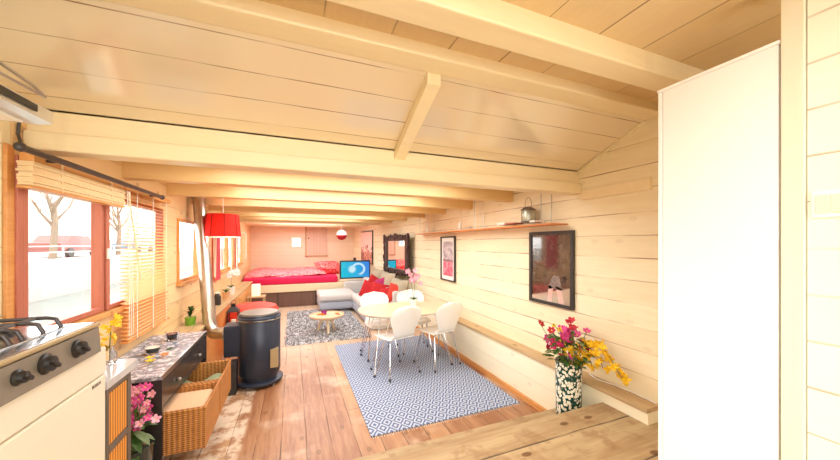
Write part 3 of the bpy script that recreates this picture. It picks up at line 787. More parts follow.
# ------------------------------------------------------------------ dining table and chairs
TX, TY = 1.42, 4.10
t = thing('dining_table', 'oval birch dining table on chrome legs between the white chairs', 'table', (TX, TY, 0))
def superell(a, b_, n, e=2.6):
    out = []
    for i in range(n):
        th = 2*PI*i/n; c, s_ = math.cos(th), math.sin(th)
        out.append((TX+a*abs(c)**(2/e)*(1 if c > 0 else -1), TY+b_*abs(s_)**(2/e)*(1 if s_ > 0 else -1)))
    return out
MB().prism(superell(.62, .46, 64), 'Z', .700, .722).build('tabletop', 'birch_top', t)
MB().prism(superell(.624, .464, 64), 'Z', .704, .718).build('edge_band', 'silver', t)
for sx in (-1, 1):
    for sy in (-1, 1):
        fx_, fy_ = TX+sx*.52, TY+sy*.40
        b = MB(); b.tube([(TX+sx*.40, TY+sy*.22, .70), (fx_, fy_, .02)], .0065, 8); b.tube([(TX+sx*.30, TY+sy*.34, .70), (fx_-sx*.012, fy_, .02)], .0065, 8)
        lg_ = b.build('leg', 'chrome', t); MB().lathe([(.014, 0.0), (.014, .022), (.01, .028)], c=(fx_-sx*.004, fy_, .010), seg=12).build('foot', 'rubber', lg_)

PROF = [(.225, .435), (.20, .452), (.12, .462), (.0, .455), (-.10, .452), (-.165, .465), (-.205, .495), (-.225, .54), (-.245, .605), (-.262, .665), (-.280, .73), (-.297, .795), (-.306, .84), (-.312, .862)]
WID = [.155, .195, .218, .215, .19, .165, .148, .150, .182, .208, .224, .208, .155, .04]
def shell(i0, i1, name, par):
    def f(u, v):
        t_ = i0+(i1-i0)*u; i = min(int(t_), len(PROF)-2); fr = t_-i
        sm = lambda a, c: a+(c-a)*fr
        y = sm(PROF[i][0], PROF[i+1][0]); z = sm(PROF[i][1], PROF[i+1][1]); w = sm(WID[i], WID[i+1])
        q = 2*v-1
        dish = .012*q*q
        if t_ <= 4: z += dish
        else: y += .035*q*q*min(1, (t_-4)/5)
        return (w*q, y, z)
    b = MB(); b.grid(f, (i1-i0)*2, 12); b.solid(.011)
    return b.build(name, 'white_lacquer', par, smooth=True)
def make_chair():
    t = thing('dining_chair', '', 'chair', (0, 0, 0), 'white shell chairs around the oval table')
    shell(0, 5, 'seat', t); shell(5, 13, 'backrest', t)
    MB().lathe([(.09, .425), (.09, .437), (.07, .442)], seg=20).build('mount', 'chrome', t)
    for sx in (-1, 1):
        for sy in (-1, 1):
            l = MB().tube([(sx*.03, sy*.05, .432), (sx*.12, sy*.10, .430), (sx*.16, sy*.135, .41), (sx*.215, sy*.215, .015)], .0072, 8).build('leg', 'chrome', t, smooth=True)
            MB().lathe([(.012, 0.0), (.013, .022), (.009, .028)], c=(sx*.2165, sy*.2165, .010), seg=10).build('foot', 'rubber', l)
    return t
ch = make_chair()
spots = [(1.18, 3.76, 16, 'white shell chair nearest the camera, its back hiding the table edge'),
         (1.77, 3.80, 16, 'white shell chair at the right front of the table beside the wall'),
         (1.15, 4.44, 182, 'white shell chair behind the left end of the table, in front of the sofa'),
         (1.70, 4.46, 174, 'white shell chair behind the table beside the potted orchid')]
for i, (x, y, a, l) in enumerate(spots):
    c = ch if i == 0 else copy_tree(ch)
    c.location = (x, y, .010); c.rotation_euler = (0, 0, math.radians(a)); c['label'] = l
# orchid on the table
OX, OY = 1.60, 4.22
t = thing('orchid_pot', 'white pot with green leaves and pale pink orchid on the dining table', 'potted plant', (OX, OY, .722))
MB().lathe([(.04, .722), (.045, .73), (.055, .81), (.058, .815), (.05, .815), (.045, .80), (0, .80)], c=(OX, OY, 0)).build('pot', 'white_lacquer', t, smooth=True)
for i in range(6):
    a = i*1.05; MB().leaf((OX, OY, .80), (math.cos(a), math.sin(a), .9), .11, .035, .4).build('leaf', 'leaf', t)
random.seed(3)
for (ex, ez) in ((.03, 1.12), (-.06, 1.18)):
    pts = [(OX, OY, .80), (OX+ex*.4, OY, .98), (OX+ex, OY+.02, ez-.02), (OX+ex*1.8, OY+.03, ez-.06)]
    MB().tube(pts, .003, 5).build('stem', 'stem_green', t)
    for i in range(7): blossom((OX+ex+random.uniform(-.07, .08), OY+random.uniform(-.03, .03), ez+random.uniform(-.10, .04)), .038, 'petal_pale', t, nrm=(random.uniform(-.4, .2), -1, .2), heart=True)

# ------------------------------------------------------------------ wall shelf right
t = thing('wall_shelf', 'long orange lacquered shelf hung high on the right wall', 'shelf', (2.26, 3.9, 1.79))
b = MB(); 
b.grid(lambda u, v: (2.16-curve(2.2+3.45*u)*.4+(.198-curve(2.2+3.45*u)*.6)*v, 2.2+3.45*u, 1.79), 10, 1)
ext = bmesh.ops.extrude_face_region(b.bm, geom=b.bm.faces[:]); bmesh.ops.translate(b.bm, vec=(0, 0, -.012), verts=[g for g in ext['geom'] if isinstance(g, bmesh.types.BMVert)])
b.build('board', 'shelf_wood', t)
for y in (2.36, 3.55, 3.9, 5.1, 5.45):
    for x in (2.19, 2.32):
        if x > 2.3 and y not in (2.36, 3.55, 5.1): continue
        MB().tube([(x, y, 1.79), (x, y, 2.24)], .004, 6).build('hanging_rod', 'steel', t)
ZS = 1.8145
t = thing('tin_lantern', 'round metal tin lantern with wire handle on the right end of the shelf', 'lantern', (2.25, 2.62, ZS))
LX, LY = 2.245, 2.60
MB().lathe([(.065, ZS), (.07, ZS+.01), (.07, ZS+.13), (.066, ZS+.135)], c=(LX, LY, 0), seg=28).build('body', 'tin', t, smooth=True)
MB().lathe([(.072, ZS+.128), (.074, ZS+.14), (.045, ZS+.16), (.03, ZS+.165), (0, ZS+.168)], c=(LX, LY, 0), seg=28).build('lid', 'grey_frame', t, smooth=True)
MB().lathe([(.072, ZS+.001), (.074, ZS+.01), (.071, ZS+.018)], c=(LX, LY, 0), seg=28).build('base_ring', 'grey_frame', t)
MB().tube([(LX-.0, LY+math.cos(a)*.05, ZS+.165+math.sin(a)*.10) for a in [i*PI/12 for i in range(13)]], .0025, 6).build('handle', 'grey_frame', t)
for i, (y, h, lab) in enumerate(((4.02, .09, 'white pillar candle in the middle of the orange shelf'), (5.25, .10, 'white pillar candle near the far end of the orange shelf'))):
    c = tag(MB().lathe([(.028, ZS), (.03, ZS+.004), (.03, ZS+h), (.024, ZS+h+.003), (0, ZS+h-.006)], c=(2.24, y, 0), seg=20).build('pillar_candle', 'candle_wax', None, (2.24, y, ZS), smooth=True), lab, 'candle', 'candles on the orange shelf')
for i, (y, dz, m, lab, n_) in enumerate(((2.98, 0, 'paper', 'white folded papers left of the dark booklet on the shelf', 'paper_stack'), (2.82, 0, 'red_wood', 'dark red booklet lying on the shelf next to the tin lantern', 'booklet'))):
    tag(MB().box(2.18, 2.31, y-.07, y+.07, ZS, ZS+.016+.01*(1-i), .002).build(n_, m, None, (2.25, y, ZS)), lab, 'booklet' if i else 'papers')
tag(MB().box(2.185, 2.31, 2.44, 2.515, ZS, ZS+.018, .002).build('paper_block', 'paper', None, (2.25, 2.47, ZS)), 'small white paper block right of the tin lantern', 'paper block')
tag(MB().lathe([(.025, ZS), (.04, ZS+.02), (.038, ZS+.022), (0, ZS+.006)], c=(2.24, 3.75, 0)).build('small_dish', 'white_lacquer', None, (2.24, 3.75, ZS)), 'small low white dish on the shelf right of the middle candle', 'dish')

# ------------------------------------------------------------------ pictures
def picture(yc, zc, w, h, x, mat_print, label, mat_border=None, fw=.03, depth=.03, name='framed_picture', fmat='frame_black'):
    t = thing(name, label, 'picture', (x, yc, zc))
    f = MB(); x0 = x-depth
    f.box(x0, x-.002, yc-w/2, yc-w/2+fw, zc-h/2, zc+h/2, .003); f.box(x0, x-.002, yc+w/2-fw, yc+w/2, zc-h/2, zc+h/2, .003)
    f.box(x0, x-.002, yc-w/2+fw, yc+w/2-fw, zc-h/2, zc-h/2+fw, .003); f.box(x0, x-.002, yc-w/2+fw, yc+w/2-fw, zc+h/2-fw, zc+h/2, .003)
    f.build('frame', fmat, t)
    bd = 0
    if mat_border:
        MB().box(x-.014, x-.004, yc-w/2+fw, yc+w/2-fw, zc-h/2+fw, zc+h/2-fw).build('mat_board', 'paper', t); bd = mat_border
    MB().box(x-.018, x-.008, yc-w/2+fw+bd, yc+w/2-fw-bd, zc-h/2+fw+bd, zc+h/2-fw-bd).build('print', mat_print, t)
    return t
p1 = picture(2.405, 1.362, .57, .725, XR, 'print_room', 'large black framed photograph of bare legs in a dark room, right wall', None, .035)
# figure in the print: striped skirt and two legs, flat print shapes
b = MB(); yb, zb = 2.33, 1.18
def flat(pts, mat, nm):
    b = MB(); b.prism([(yb+p[0], zb+p[1]) for p in pts], 'X', XR-.0185, XR-.0178); return b.build(nm, mat, p1)
simple('print_skin', (222, 184, 172), .15, var=.1); simple('print_skirt', (176, 160, 154), .15, var=.5, nscale=60)
flat([(.035, .0), (.05, -.15), (.11, -.15), (.09, .02)], 'print_skin', 'printed_leg')
flat([(-.07, .0), (-.10, -.15), (-.04, -.16), (.0, .02)], 'print_skin', 'printed_leg')
flat([(-.08, -.02), (-.04, .11), (.03, .12), (.11, -.03), (.04, -.01)], 'print_skirt', 'printed_skirt')
p2 = picture(4.60, 1.362, .50, .72, XR-curve(4.6)-.002, 'print_pink', 'black framed print, grey above and pink below, under the orange shelf', .06, .02, .035)
# poster beyond the mirror (unframed, dark edge)
px_ = XR-curve(9.3)-.012
t = thing('framed_poster', 'tall narrow city poster on the right wall behind the television', 'poster', (px_, 9.3, 1.5))
rz = math.atan(.022*5.3)
b = MB(); b.box(-.02, 0, -.52, .52, -.50, .47); o = b.build('frame', 'frame_black', t); o.location = (0, 0, 0)
b = MB(); b.box(-.024, -.018, -.49, .49, -.47, .44); o2 = b.build('print', 'poster_city', t); o2.location = (-.021, 0, 0)
t.rotation_euler = (0, 0, rz)

# ornate mirror, hung so it faces slightly to the camera
mx_, my_ = XR-curve(7.0)-.11, 6.80
t = thing('ornate_mirror', 'wall mirror in a dark carved frame above the sofa', 'mirror', (mx_, my_, 1.36))
def loc_build(b, name, mat, smooth=False):
    o = b.build(name, mat, None, smooth=smooth); o.parent = t; return o
W_, H_ = 1.45, .84
loc_build(MB().box(-.005, .0, -W_/2+.1, W_/2-.1, -H_/2+.1, H_/2-.1), 'glass', 'mirror_glass')
b = MB()
for s_ in (-1, 1):
    b.box(-.03, .02, s_*(W_/2-.09)-.09, s_*(W_/2-.09)+.09, -H_/2, H_/2, .012)
    b.box(-.03, .02, -W_/2, W_/2, s_*(H_/2-.06)-.05, s_*(H_/2-.06)+.05, .012)
loc_build(b, 'frame', 'ornate_frame')
b = MB(); random.seed(2)
for i in range(13):
    for s_ in (-1, 1):
        z = -H_/2+i*H_/12; b.ball((-.02, s_*(W_/2-.02+.02*math.cos(i*1.3)), z), .04+.012*(i % 3), 1, (.7, 1, 1.2))
for i in range(11):
    for s_ in (-1, 1):
        y = -W_/2+i*W_/10; b.ball((-.02, y, s_*(H_/2-.02+.025*math.cos(i*1.9))), .04+.014*(i % 3), 1, (.7, 1.2, 1))
for s_ in (-1, 1): b.ball((-.02, 0, s_*(H_/2+.015)), .06, 2, (.5, 2.0, .8))
loc_build(b, 'carving', 'ornate_frame', True)
loc_build(MB().box(0, .05, -.12, .12, .15, .3), 'hanging_block', 'black_edge')
t.rotation_euler = (0, 0, math.radians(4))

# ------------------------------------------------------------------ sofa
t = thing('corner_sofa', 'light grey corner sofa with chaise along the right wall', 'sofa', (1.7, 7.2, 0))
xs = 1.94
MB().box(1.30, xs, 5.72, 8.60, .07, .28, .04, 3).build('seat_base', 'sofa_base', t, smooth=True)
MB().box(.57, 1.36, 7.55, 8.58, .07, .27, .05, 3).build('chaise_base', 'sofa_base', t, smooth=True)
MB().box(.56, 1.42, 7.52, 8.56, .265, .43, .06, 4).build('chaise_cushion', 'grey_sofa', t, smooth=True)
for y0, y1 in ((5.74, 6.62), (6.63, 7.51)): MB().box(1.28, 1.84, y0, y1, .275, .44, .05, 4).build('seat_cushion', 'grey_sofa', t, smooth=True)
MB().box(1.76, 1.94, 5.72, 8.60, .25, .70, .05, 3).build('back', 'grey_sofa', t, smooth=True)
MB().box(1.25, 1.84, 8.46, 8.62, .25, .60, .04, 3).build('back_rest_end', 'grey_sofa', t, smooth=True)
for x, y in ((.65, 7.65), (.65, 8.5), (1.4, 5.85), (1.9, 5.85), (1.35, 8.5), (1.9, 8.5)):
    MB().lathe([(.025, 0.0), (.03, .075)], c=(x, y, .012 if x < 1.25 and y < 8 else 0), seg=12).build('leg', 'steel', t)
def cush(name, lab, c, size, rot, mat, grp):
    o = MB().cushion(c, size, rot).build(name, mat, None, c, smooth=True); return tag(o, lab, 'cushion', grp)
cush('back_cushion', 'large beige back cushion nearest the dining table', (1.93, 5.98, .66), (.70, .50, .2), (math.radians(-14), 0, math.radians(-84)), 'beige_cushion', 'beige back cushions on the sofa')
cush('back_cushion', 'large beige back cushion in the middle of the sofa', (1.92, 6.75, .72), (.74, .52, .2), (math.radians(-14), 0, math.radians(-86)), 'beige_cushion', 'beige back cushions on the sofa')
cush('back_cushion', 'large beige back cushion at the far corner of the sofa', (1.88, 7.50, .75), (.70, .50, .2), (math.radians(-14), 0, math.radians(-86)), 'beige_cushion', 'beige back cushions on the sofa')
g = 'red cushions heaped on the sofa'
for (c, s_, r_, m, l) in [((1.55, 6.9, .59), .38, (-.35, .25, -.75), 'red_cloth', 'leftmost bright red cushion of the heap, leaning'),
                          ((1.74, 7.2, .68), .34, (-.3, .5, -.6), 'red_cloth', 'small red cushion standing highest in the heap'),
                          ((1.66, 6.45, .60), .38, (-.40, .2, -.65), 'red_cloth', 'red cushion in the centre of the heap'),
                          ((1.84, 6.75, .70), .34, (-.3, -.35, -.6), 'purple_cloth', 'purple magenta cushion behind the red ones'),
                          ((1.74, 6.08, .58), .34, (-.5, -.25, -.7), 'red_cloth', 'low red cushion lying in front of the purple one'),
                          ((1.86, 5.85, .64), .36, (-.3, .2, -.6), 'coral_cloth', 'orange red cushion at the right end of the heap')]:
    cush('throw_cushion', l, c, (s_, s_, .17), r_, m, g)

# ------------------------------------------------------------------ coffee table
CX, CY = .57, 5.95
Z0 = .012
t = thing('coffee_table', 'low round wooden tray table on the shaggy rug', 'coffee table', (CX, CY, Z0))
MB().lathe([(.0, .285), (.29, .285), (.305, .30), (.31, .325), (.30, .325), (.292, .303), (0, .302)], c=(CX, CY, 0), seg=40).build('tray_top', 'birch_top', t, smooth=True)
for a in (-1.5, .6, 2.7):
    MB().tube([(CX+.04*math.cos(a), CY+.04*math.sin(a), .285), (CX+.13*math.cos(a), CY+.13*math.sin(a), .15), (CX+.17*math.cos(a), CY+.17*math.sin(a), Z0)], [.03, .025, .02], 10).build('leg', 'pale_board', t, smooth=True)
tag(MB().lathe([(.03, .303), (.045, .315), (.055, .37), (.05, .37), (.035, .32), (0, .31)], c=(CX-.04, CY+.1, 0)).build('candle_glass', 'purple_vase', None, (CX-.04, CY+.1, .303), smooth=True), 'small purple glass on the round tray table', 'glass')
for i, (dx, dy, a) in enumerate(((-.12, .0, .4), (.12, -.02, -.5))):
    b = MB(); b.tube([(CX+dx+.09*math.cos(a+u), CY+dy+.09*math.sin(a+u), .318) for u in [k_*.25 for k_ in range(8)]], [.006, .014, .018, .018, .018, .016, .012, .005], 8)
    tag(b.build('banana', 'orange_fruit', None, (CX+dx, CY+dy, .303), smooth=True), ['orange curved fruit at the left of the tray table', 'orange curved fruit at the right of the tray table'][i], 'fruit', 'fruit on the tray table')

# ------------------------------------------------------------------ bed and television
t = thing('platform_bed', 'raised platform bed with dark panelled front at the far end', 'bed', (.3, 9.6, 0))
MB().box(-1.16, 1.70, 8.72, 10.58, .0, .385).build('panel', 'dark_bed_boards', t)
MB().box(-1.165, 1.72, 8.66, 10.58, .385, .575, .006).build('platform_board', 'pale_board', t)
MB().box(-1.13, 1.12, 8.68, 10.5, .578, .76, .05, 4).build('mattress', 'magenta_sheet', t, smooth=True)
for x in (-.35, .55): MB().box(x-.01, x+.01, 8.712, 8.722, .02, .37).build('panel_post', 'black_edge', t)
random.seed(4)
def duvet(u, v):
    x = -1.12+1.95*u; y = 8.78+1.55*v
    e = min(1, min(u, 1-u)*9)*min(1, min(v, 1-v)*7)
    z = .785+.085*e**.5+.035*v + .045*noise.noise(Vector((x*2.2, y*2.2, 0)))+.02*noise.noise(Vector((x*6, y*6, 2)))
    return (x, y, z)
b = MB(); b.grid(duvet, 60, 40); b.solid(.02)
tag(b.build('duvet', 'duvet_print', None, (-.1, 9.5, .78), smooth=True), 'pink patterned duvet spread over the platform bed', 'duvet')
tag(MB().cushion((.92, 9.25, .93), (.70, .5, .26), (math.radians(-58), 0, .1)).build('bed_pillow', 'pillow_print', None, (.75, 9.6, .8), smooth=True), 'red patterned pillow at the right end of the bed', 'pillow')
# tv
tx, ty = 1.60, 8.80
t = thing('television', 'flat television with a glowing blue screen at the right end of the bed', 'television', (tx, ty, .575))
MB().box(tx-.42, tx+.42, ty-.03, ty+.04, .635, 1.145, .012).build('bezel', 'tv_black', t)
MB().box(tx-.385, tx+.385, ty-.034, ty-.028, .685, 1.11).build('screen', 'tv_picture', t)
MB().box(tx-.43, tx+.43, ty-.045, ty+.05, .60, .647, .008).build('speaker_bar', 'socket_plastic', t)
MB().box(tx-.2, tx+.2, ty-.09, ty+.09, .576, .605, .006).build('foot', 'silver', t)
# drape behind tv: narrow dark speaker
tag(MB().box(1.63, 1.70, 9.2, 9.3, .576, 1.20, .01).build('column_speaker', 'frame_black', None, (1.66, 9.25, .576)), 'slim dark column speaker right of the television', 'speaker')

# ball lamp
t = thing('ball_lamp', 'small red and white ball lamp hanging before the back wall', 'pendant lamp', (1.05, 7.5, 1.81))
def half(z0, z1):
    pr = []; R = .12
    for i in range(9):
        z = z0+(z1-z0)*i/8; pr.append((math.sqrt(max(0, R*R-z*z)), 1.81+z))
    return pr
MB().lathe(half(-.005, .12), c=(1.05, 7.5, 0), seg=28).build('upper_shade', 'white_lacquer', t, smooth=True)
MB().lathe(half(-.12, -.005), c=(1.05, 7.5, 0), seg=28).build('lower_shade', 'red_cloth', t, smooth=True)
MB().tube([(1.05, 7.5, 1.93), (1.05, 7.5, 2.24)], .004, 6).build('cord', 'white_plastic', t)

# ------------------------------------------------------------------ stove
SX, SY = -.36, 4.09
t = thing('wood_stove', 'dark cylindrical stove with metal flue pipe standing on the plank floor', 'stove', (SX, SY, 0))
MB().lathe([(.215, .13), (.222, .15), (.222, .74), (.218, .745)], c=(SX, SY, 0), seg=40).build('body', 'black_stove', t, smooth=True)
MB().lathe([(.215, .745), (.226, .75), (.226, .775), (.218, .78), (.214, .80), (.0, .812)], c=(SX, SY, 0), seg=40).build('lid', 'black_stove', t, smooth=True)
MB().lathe([(.2225, .738), (.2275, .742), (.2275, .752), (.2225, .756)], c=(SX, SY, 0), seg=40).build('ring', 'steel', t)
MB().lathe([(.20, .775), (.20, .818), (.12, .826), (0, .826)], c=(SX, SY, 0), seg=40).build('cover_plate', 'panel_steel', t, smooth=True)
MB().lathe([(.19, .05), (.19, .14)], c=(SX, SY, 0), seg=40).build('neck', 'black_stove', t, smooth=True)
MB().lathe([(.24, .03), (.25, .04), (.25, .06), (.235, .07), (0, .07)], c=(SX, SY, 0), seg=40).build('base_plate', 'black_stove', t, smooth=True)
for a in (.5, 2.6, 4.2, 5.6): MB().lathe([(.018, 0), (.018, .032)], c=(SX+.2*math.cos(a), SY+.2*math.sin(a), 0), seg=10).build('foot', 'steel', t)
MB().box(SX-.34, SX-.17, SY-.12, SY+.10, .36, .70, .01).build('side_box', 'black_stove', t)
MB().box(SX+.125, SX+.205, SY-.205, SY-.11, .22, .42, mat=None).build('rating_plate', 'brass_plate', t)
# flue pipe
pts = []
A = Vector((SX-.33, SY, .60)); B = Vector((-.86, 4.18, .60)); D = Vector((-1.07, 4.58, 2.215))
pts = [A, A.lerp(B, .55)]
C0 = B+(D-B).normalized()*.16; A0 = A.lerp(B, .7)
for i in range(9):
    u = i/8; pts.append(A0*(1-u)**2+B*2*u*(1-u)+C0*u*u)
pts += [C0.lerp(D, .5), D]
MB().tube(pts, .066, 20).build('flue_pipe', 'pipe_metal', t, smooth=True)
MB().tube([pts[0]-Vector((-.02, 0, 0)), pts[0]+Vector((-.03, 0, 0))], .076, 20).build('pipe_collar', 'steel', t)
q_ = C0.lerp(D, .05); MB().tube([q_, q_+(D-B).normalized()*.04], .070, 20).build('pipe_joint', 'pipe_metal', t)
q_ = C0.lerp(D, .955); MB().tube([q_, q_+(D-B).normalized()*.03], .073, 20).build('pipe_joint', 'pipe_metal', t)
# small pile next to stove (pebble-like box)
tag(MB().box(-.66, -.56, 3.83, 3.98, 0, .34, .01).build('waste_bin', 'dark_things', None, (-.6, 3.9, 0)), 'small dark mottled bin squeezed between stove and black sideboard', 'bin')

# ------------------------------------------------------------------ red pendant
PX, PY = -.79, 4.46
t = thing('pendant_lamp', 'red fabric drum lampshade hanging beside the flue pipe', 'pendant lamp', (PX, PY, 1.7))
b = MB()
def shd(u, v): 
    a = 2*PI*u; r_ = .188-.022*v; return (PX+r_*math.cos(a), PY+r_*math.sin(a), 1.685+.275*v)
b.grid(shd, 48, 6); bmesh.ops.remove_doubles(b.bm, verts=b.bm.verts, dist=.0005); b.solid(.003)
sh_ = b.build('shade', 'shade_red', t, smooth=True)
for a in [i*PI/4+.25 for i in range(8)]:
    MB().tube([(PX+.190*math.cos(a), PY+.190*math.sin(a), 1.687), (PX+.168*math.cos(a), PY+.168*math.sin(a), 1.958)], .004, 5).build('rib', 'dark_red', sh_)
MB().tube([(PX+.188*math.cos(2*PI*i/32), PY+.188*math.sin(2*PI*i/32), 1.685) for i in range(32)], .005, 6, closed=True).build('rim', 'white_ribbon', t)
MB().tube([(PX, PY, 1.90), (PX, PY, 2.24)], .004, 6).build('cord', 'white_plastic', t)
MB().lathe([(.0, 1.76), (.028, 1.775), (.035, 1.80), (.026, 1.835), (.014, 1.86), (.014, 1.90), (0, 1.90)], c=(PX, PY, 0), seg=20).build('bulb', 'wax_glow', t, smooth=True)
for a in (0, 2.1, 4.2): MB().tube([(PX, PY, 1.94), (PX+.165*math.cos(a), PY+.165*math.sin(a), 1.955)], .002, 4).build('spider', 'chrome', t)

# curtains and tie ribbons at far windows
def curtain(y0, y1, lab, mat='curtain_pink', z0=1.02, z1=1.86):
    b = MB(); b.grid(lambda u, v: (-1.125+.018*math.sin(u*PI*6), y0+(y1-y0)*u*(1-.15*math.sin(v*PI)), z0+(z1-z0)*v), 24, 6); b.solid(.003)
    tag(b.build('curtain', mat, None, (-1.12, y0, z1), smooth=True), lab, 'curtain', 'short pink window curtains')
curtain(5.75, 6.15, 'pink curtain gathered left of the window pair under the red lampshade')
curtain(7.65, 7.82, 'narrow pink curtain beyond the window pair near the bed')
rib = 0
names = ['long white ribbon loop hanging in front of the pink curtain', 'white ribbon loop hanging at the left of the window pair', 'white ribbon loop hanging at the middle of the window pair',
         'white ribbon loop hanging at the right end of the window pair', 'white ribbon loop hanging left of the farthest window', 'white ribbon loop hanging right of the farthest window']
for (y, L) in ((5.55, .75), (6.1, .62), (6.9, .95), (7.55, .85), (8.05, .5), (8.95, .62)):
    b = MB(); x = -1.09
    b.tube([(x, y-.07, 1.86), (x, y-.02, 1.86-L), (x+.004, y+.01, 1.84-L), (x, y+.05, 1.86-L*.9), (x, y+.09, 1.86)], .008, 6)
    tag(b.build('ribbon', 'ribbon_white', None, (x, y, 1.86)), names[rib], 'ribbon', 'white ribbons at the far windows'); rib += 1
t = thing('curtain_rail', 'thin pale rail above the far left windows', 'curtain rail', (-1.1, 7.2, 1.87))
MB().tube([(-1.1, 5.4, 1.87), (-1.1, 9.1, 1.87)], .008, 8).build('rail', 'white_plastic', t)
for y in (5.45, 7.25, 9.05): MB().tube([(-1.1, y, 1.87), (-1.17, y, 1.87)], .006, 6).build('bracket', 'white_plastic', t)

# ------------------------------------------------------------------ ledge things
LZ = .70
t = thing('moth_orchid', 'white flowering orchid in a white pot on the left ledge', 'potted plant', (-1.03, 6.6, LZ))
MB().lathe([(.05, LZ), (.07, LZ+.12), (.075, LZ+.13), (.06, LZ+.12), (0, LZ+.11)], c=(-1.03, 6.5, 0)).build('pot', 'white_lacquer', t, smooth=True)
MB().tube([(-1.03, 6.5, LZ+.12), (-1.02, 6.5, LZ+.35), (-.97, 6.48, LZ+.45)], .004, 5).build('stem', 'stem_green', t)
for i in range(8): blossom((-1.0+random.uniform(-.07, .07), 6.48+random.uniform(-.1, .1), LZ+.36+random.uniform(-.07, .09)), .055, 'petal_white', t, nrm=(.5, -1, .2))
for i in range(5): a = i*1.3; MB().leaf((-1.03, 6.5, LZ+.12), (math.cos(a), math.sin(a), .8), .12, .04).build('leaf', 'leaf', t)
t = thing('lidded_jar', 'dark jar with a wire handle on the left ledge behind the pipe', 'jar', (-1.04, 5.45, LZ))
MB().lathe([(.045, LZ), (.05, LZ+.02), (.05, LZ+.13), (.03, LZ+.15), (.03, LZ+.17), (0, LZ+.17)], c=(-1.04, 5.45, 0)).build('body', 'dark_things', t, smooth=True)
MB().lathe([(.034, LZ+.17), (.034, LZ+.19), (0, LZ+.19)], c=(-1.04, 5.45, 0)).build('lid', 'white_plastic', t)
t = thing('flower_pot', 'small beige flower pot with sparse green leaves on the left ledge', 'flower pot', (-1.02, 6.0, LZ))
MB().lathe([(.04, LZ), (.055, LZ+.1), (.06, LZ+.11), (.05, LZ+.10), (0, LZ+.09)], c=(-1.02, 6.0, 0)).build('pot', 'basket_cloth', t, smooth=True)
for i in range(7): a = i*.9; MB().leaf((-1.02, 6.0, LZ+.1), (math.cos(a), math.sin(a), 1.2), .12, .03).build('leaf', 'leaf', t)
t = thing('potted_fern', 'bushy green plant in a lime pot left of the flue pipe', 'potted plant', (-1.06, 4.1, LZ))
GX, GY = -1.06, 4.22
MB().lathe([(.045, LZ), (.055, LZ+.09), (.05, LZ+.09), (0, LZ+.08)], c=(GX, GY, 0)).build('pot', 'green_glass', t, smooth=True)
random.seed(8)
for i in range(36): a = random.uniform(0, 6.28); MB().leaf((GX, GY, LZ+.08+random.uniform(0, .1)), (math.cos(a)*.7, math.sin(a), random.uniform(.5, 2)), random.uniform(.05, .10), .025).build('leaf', 'leaf', t)

# lantern on a stool, red pouf, side table with candle
t = thing('round_stool', 'small wooden stool under the black lantern behind the stove', 'stool', (-.75, 4.9, 0))
MB().lathe([(.13, .43), (.135, .44), (.135, .455), (0, .458)], c=(-.74, 4.86, 0), seg=24).build('seat', 'orange_wood', t)
for a in (0, 2.1, 4.2): MB().tube([(-.74+.08*math.cos(a), 4.86+.08*math.sin(a), .43), (-.74+.12*math.cos(a), 4.86+.12*math.sin(a), 0)], .012, 8).build('leg', 'orange_wood', t)
t = thing('candle_lantern', 'black metal lantern with glass sides behind the stove', 'lantern', (-.74, 4.86, .458))
lx, ly, lz = -.74, 4.86, .458
MB().box(lx-.07, lx+.07, ly-.07, ly+.07, lz, lz+.02, .003).build('base', 'knob_black', t)
for sx in (-1, 1):
    for sy in (-1, 1): MB().box(lx+sx*.06-.006, lx+sx*.06+.006, ly+sy*.06-.006, ly+sy*.06+.006, lz+.02, lz+.24).build('corner_bar', 'knob_black', t)
MB().lathe([(.105, lz+.24), (.10, lz+.25), (.05, lz+.30), (.035, lz+.305), (.035, lz+.33), (.045, lz+.335), (0, lz+.35)], c=(lx, ly, 0), seg=4, mat=Matrix.Translation((lx, ly, 0)) @ Matrix.Rotation(PI/4, 4, 'Z') @ Matrix.Translation((-lx, -ly, 0))).build('roof', 'knob_black', t)
MB().tube([(lx+.03*math.cos(a), ly, lz+.36+.03*math.sin(a)) for a in [i*PI/8 for i in range(16)]], .003, 6, closed=True).build('ring_handle', 'knob_black', t)
MB().lathe([(.03, lz+.02), (.03, lz+.13), (0, lz+.13)], c=(lx, ly, 0), seg=16).build('candle', 'candle_wax', t)
t = thing('round_pouf', 'round coral red pouf on the floor behind the stove', 'pouf', (-.55, 5.6, 0))
MB().lathe([(.30, .0), (.34, .03), (.36, .2), (.36, .56), (.33, .62), (.25, .645), (0, .655)], c=(-.58, 5.62, 0), seg=40).build('body', 'terracotta_red', t, smooth=True)
MB().tube([(-.58+.355*math.cos(2*PI*i/40), 5.62+.355*math.sin(2*PI*i/40), .57) for i in range(40)], .007, 6, closed=True).build('piping', 'coral_cloth', t)
sxx, syy = -.74, 7.75
t = thing('side_table', 'small square wooden side table at the foot of the bed', 'side table', (sxx, syy, 0))
MB().box(sxx-.18, sxx+.18, syy-.16, syy+.16, .44, .465, .004).build('tabletop', 'ledge_wood', t)
for a in (-1, 1):
    for c_ in (-1, 1): MB().box(sxx+a*.15-.015, sxx+a*.15+.015, syy+c_*.13-.015, syy+c_*.13+.015, 0, .44).build('leg', 'ledge_wood', t)
tag(MB().box(sxx-.09, sxx+.07, syy-.08, syy+.08, .466, .72, .01).build('square_candle', 'wax_glow', None, (sxx, syy, .466)), 'glowing square white candle on the small side table by the bed', 'candle')

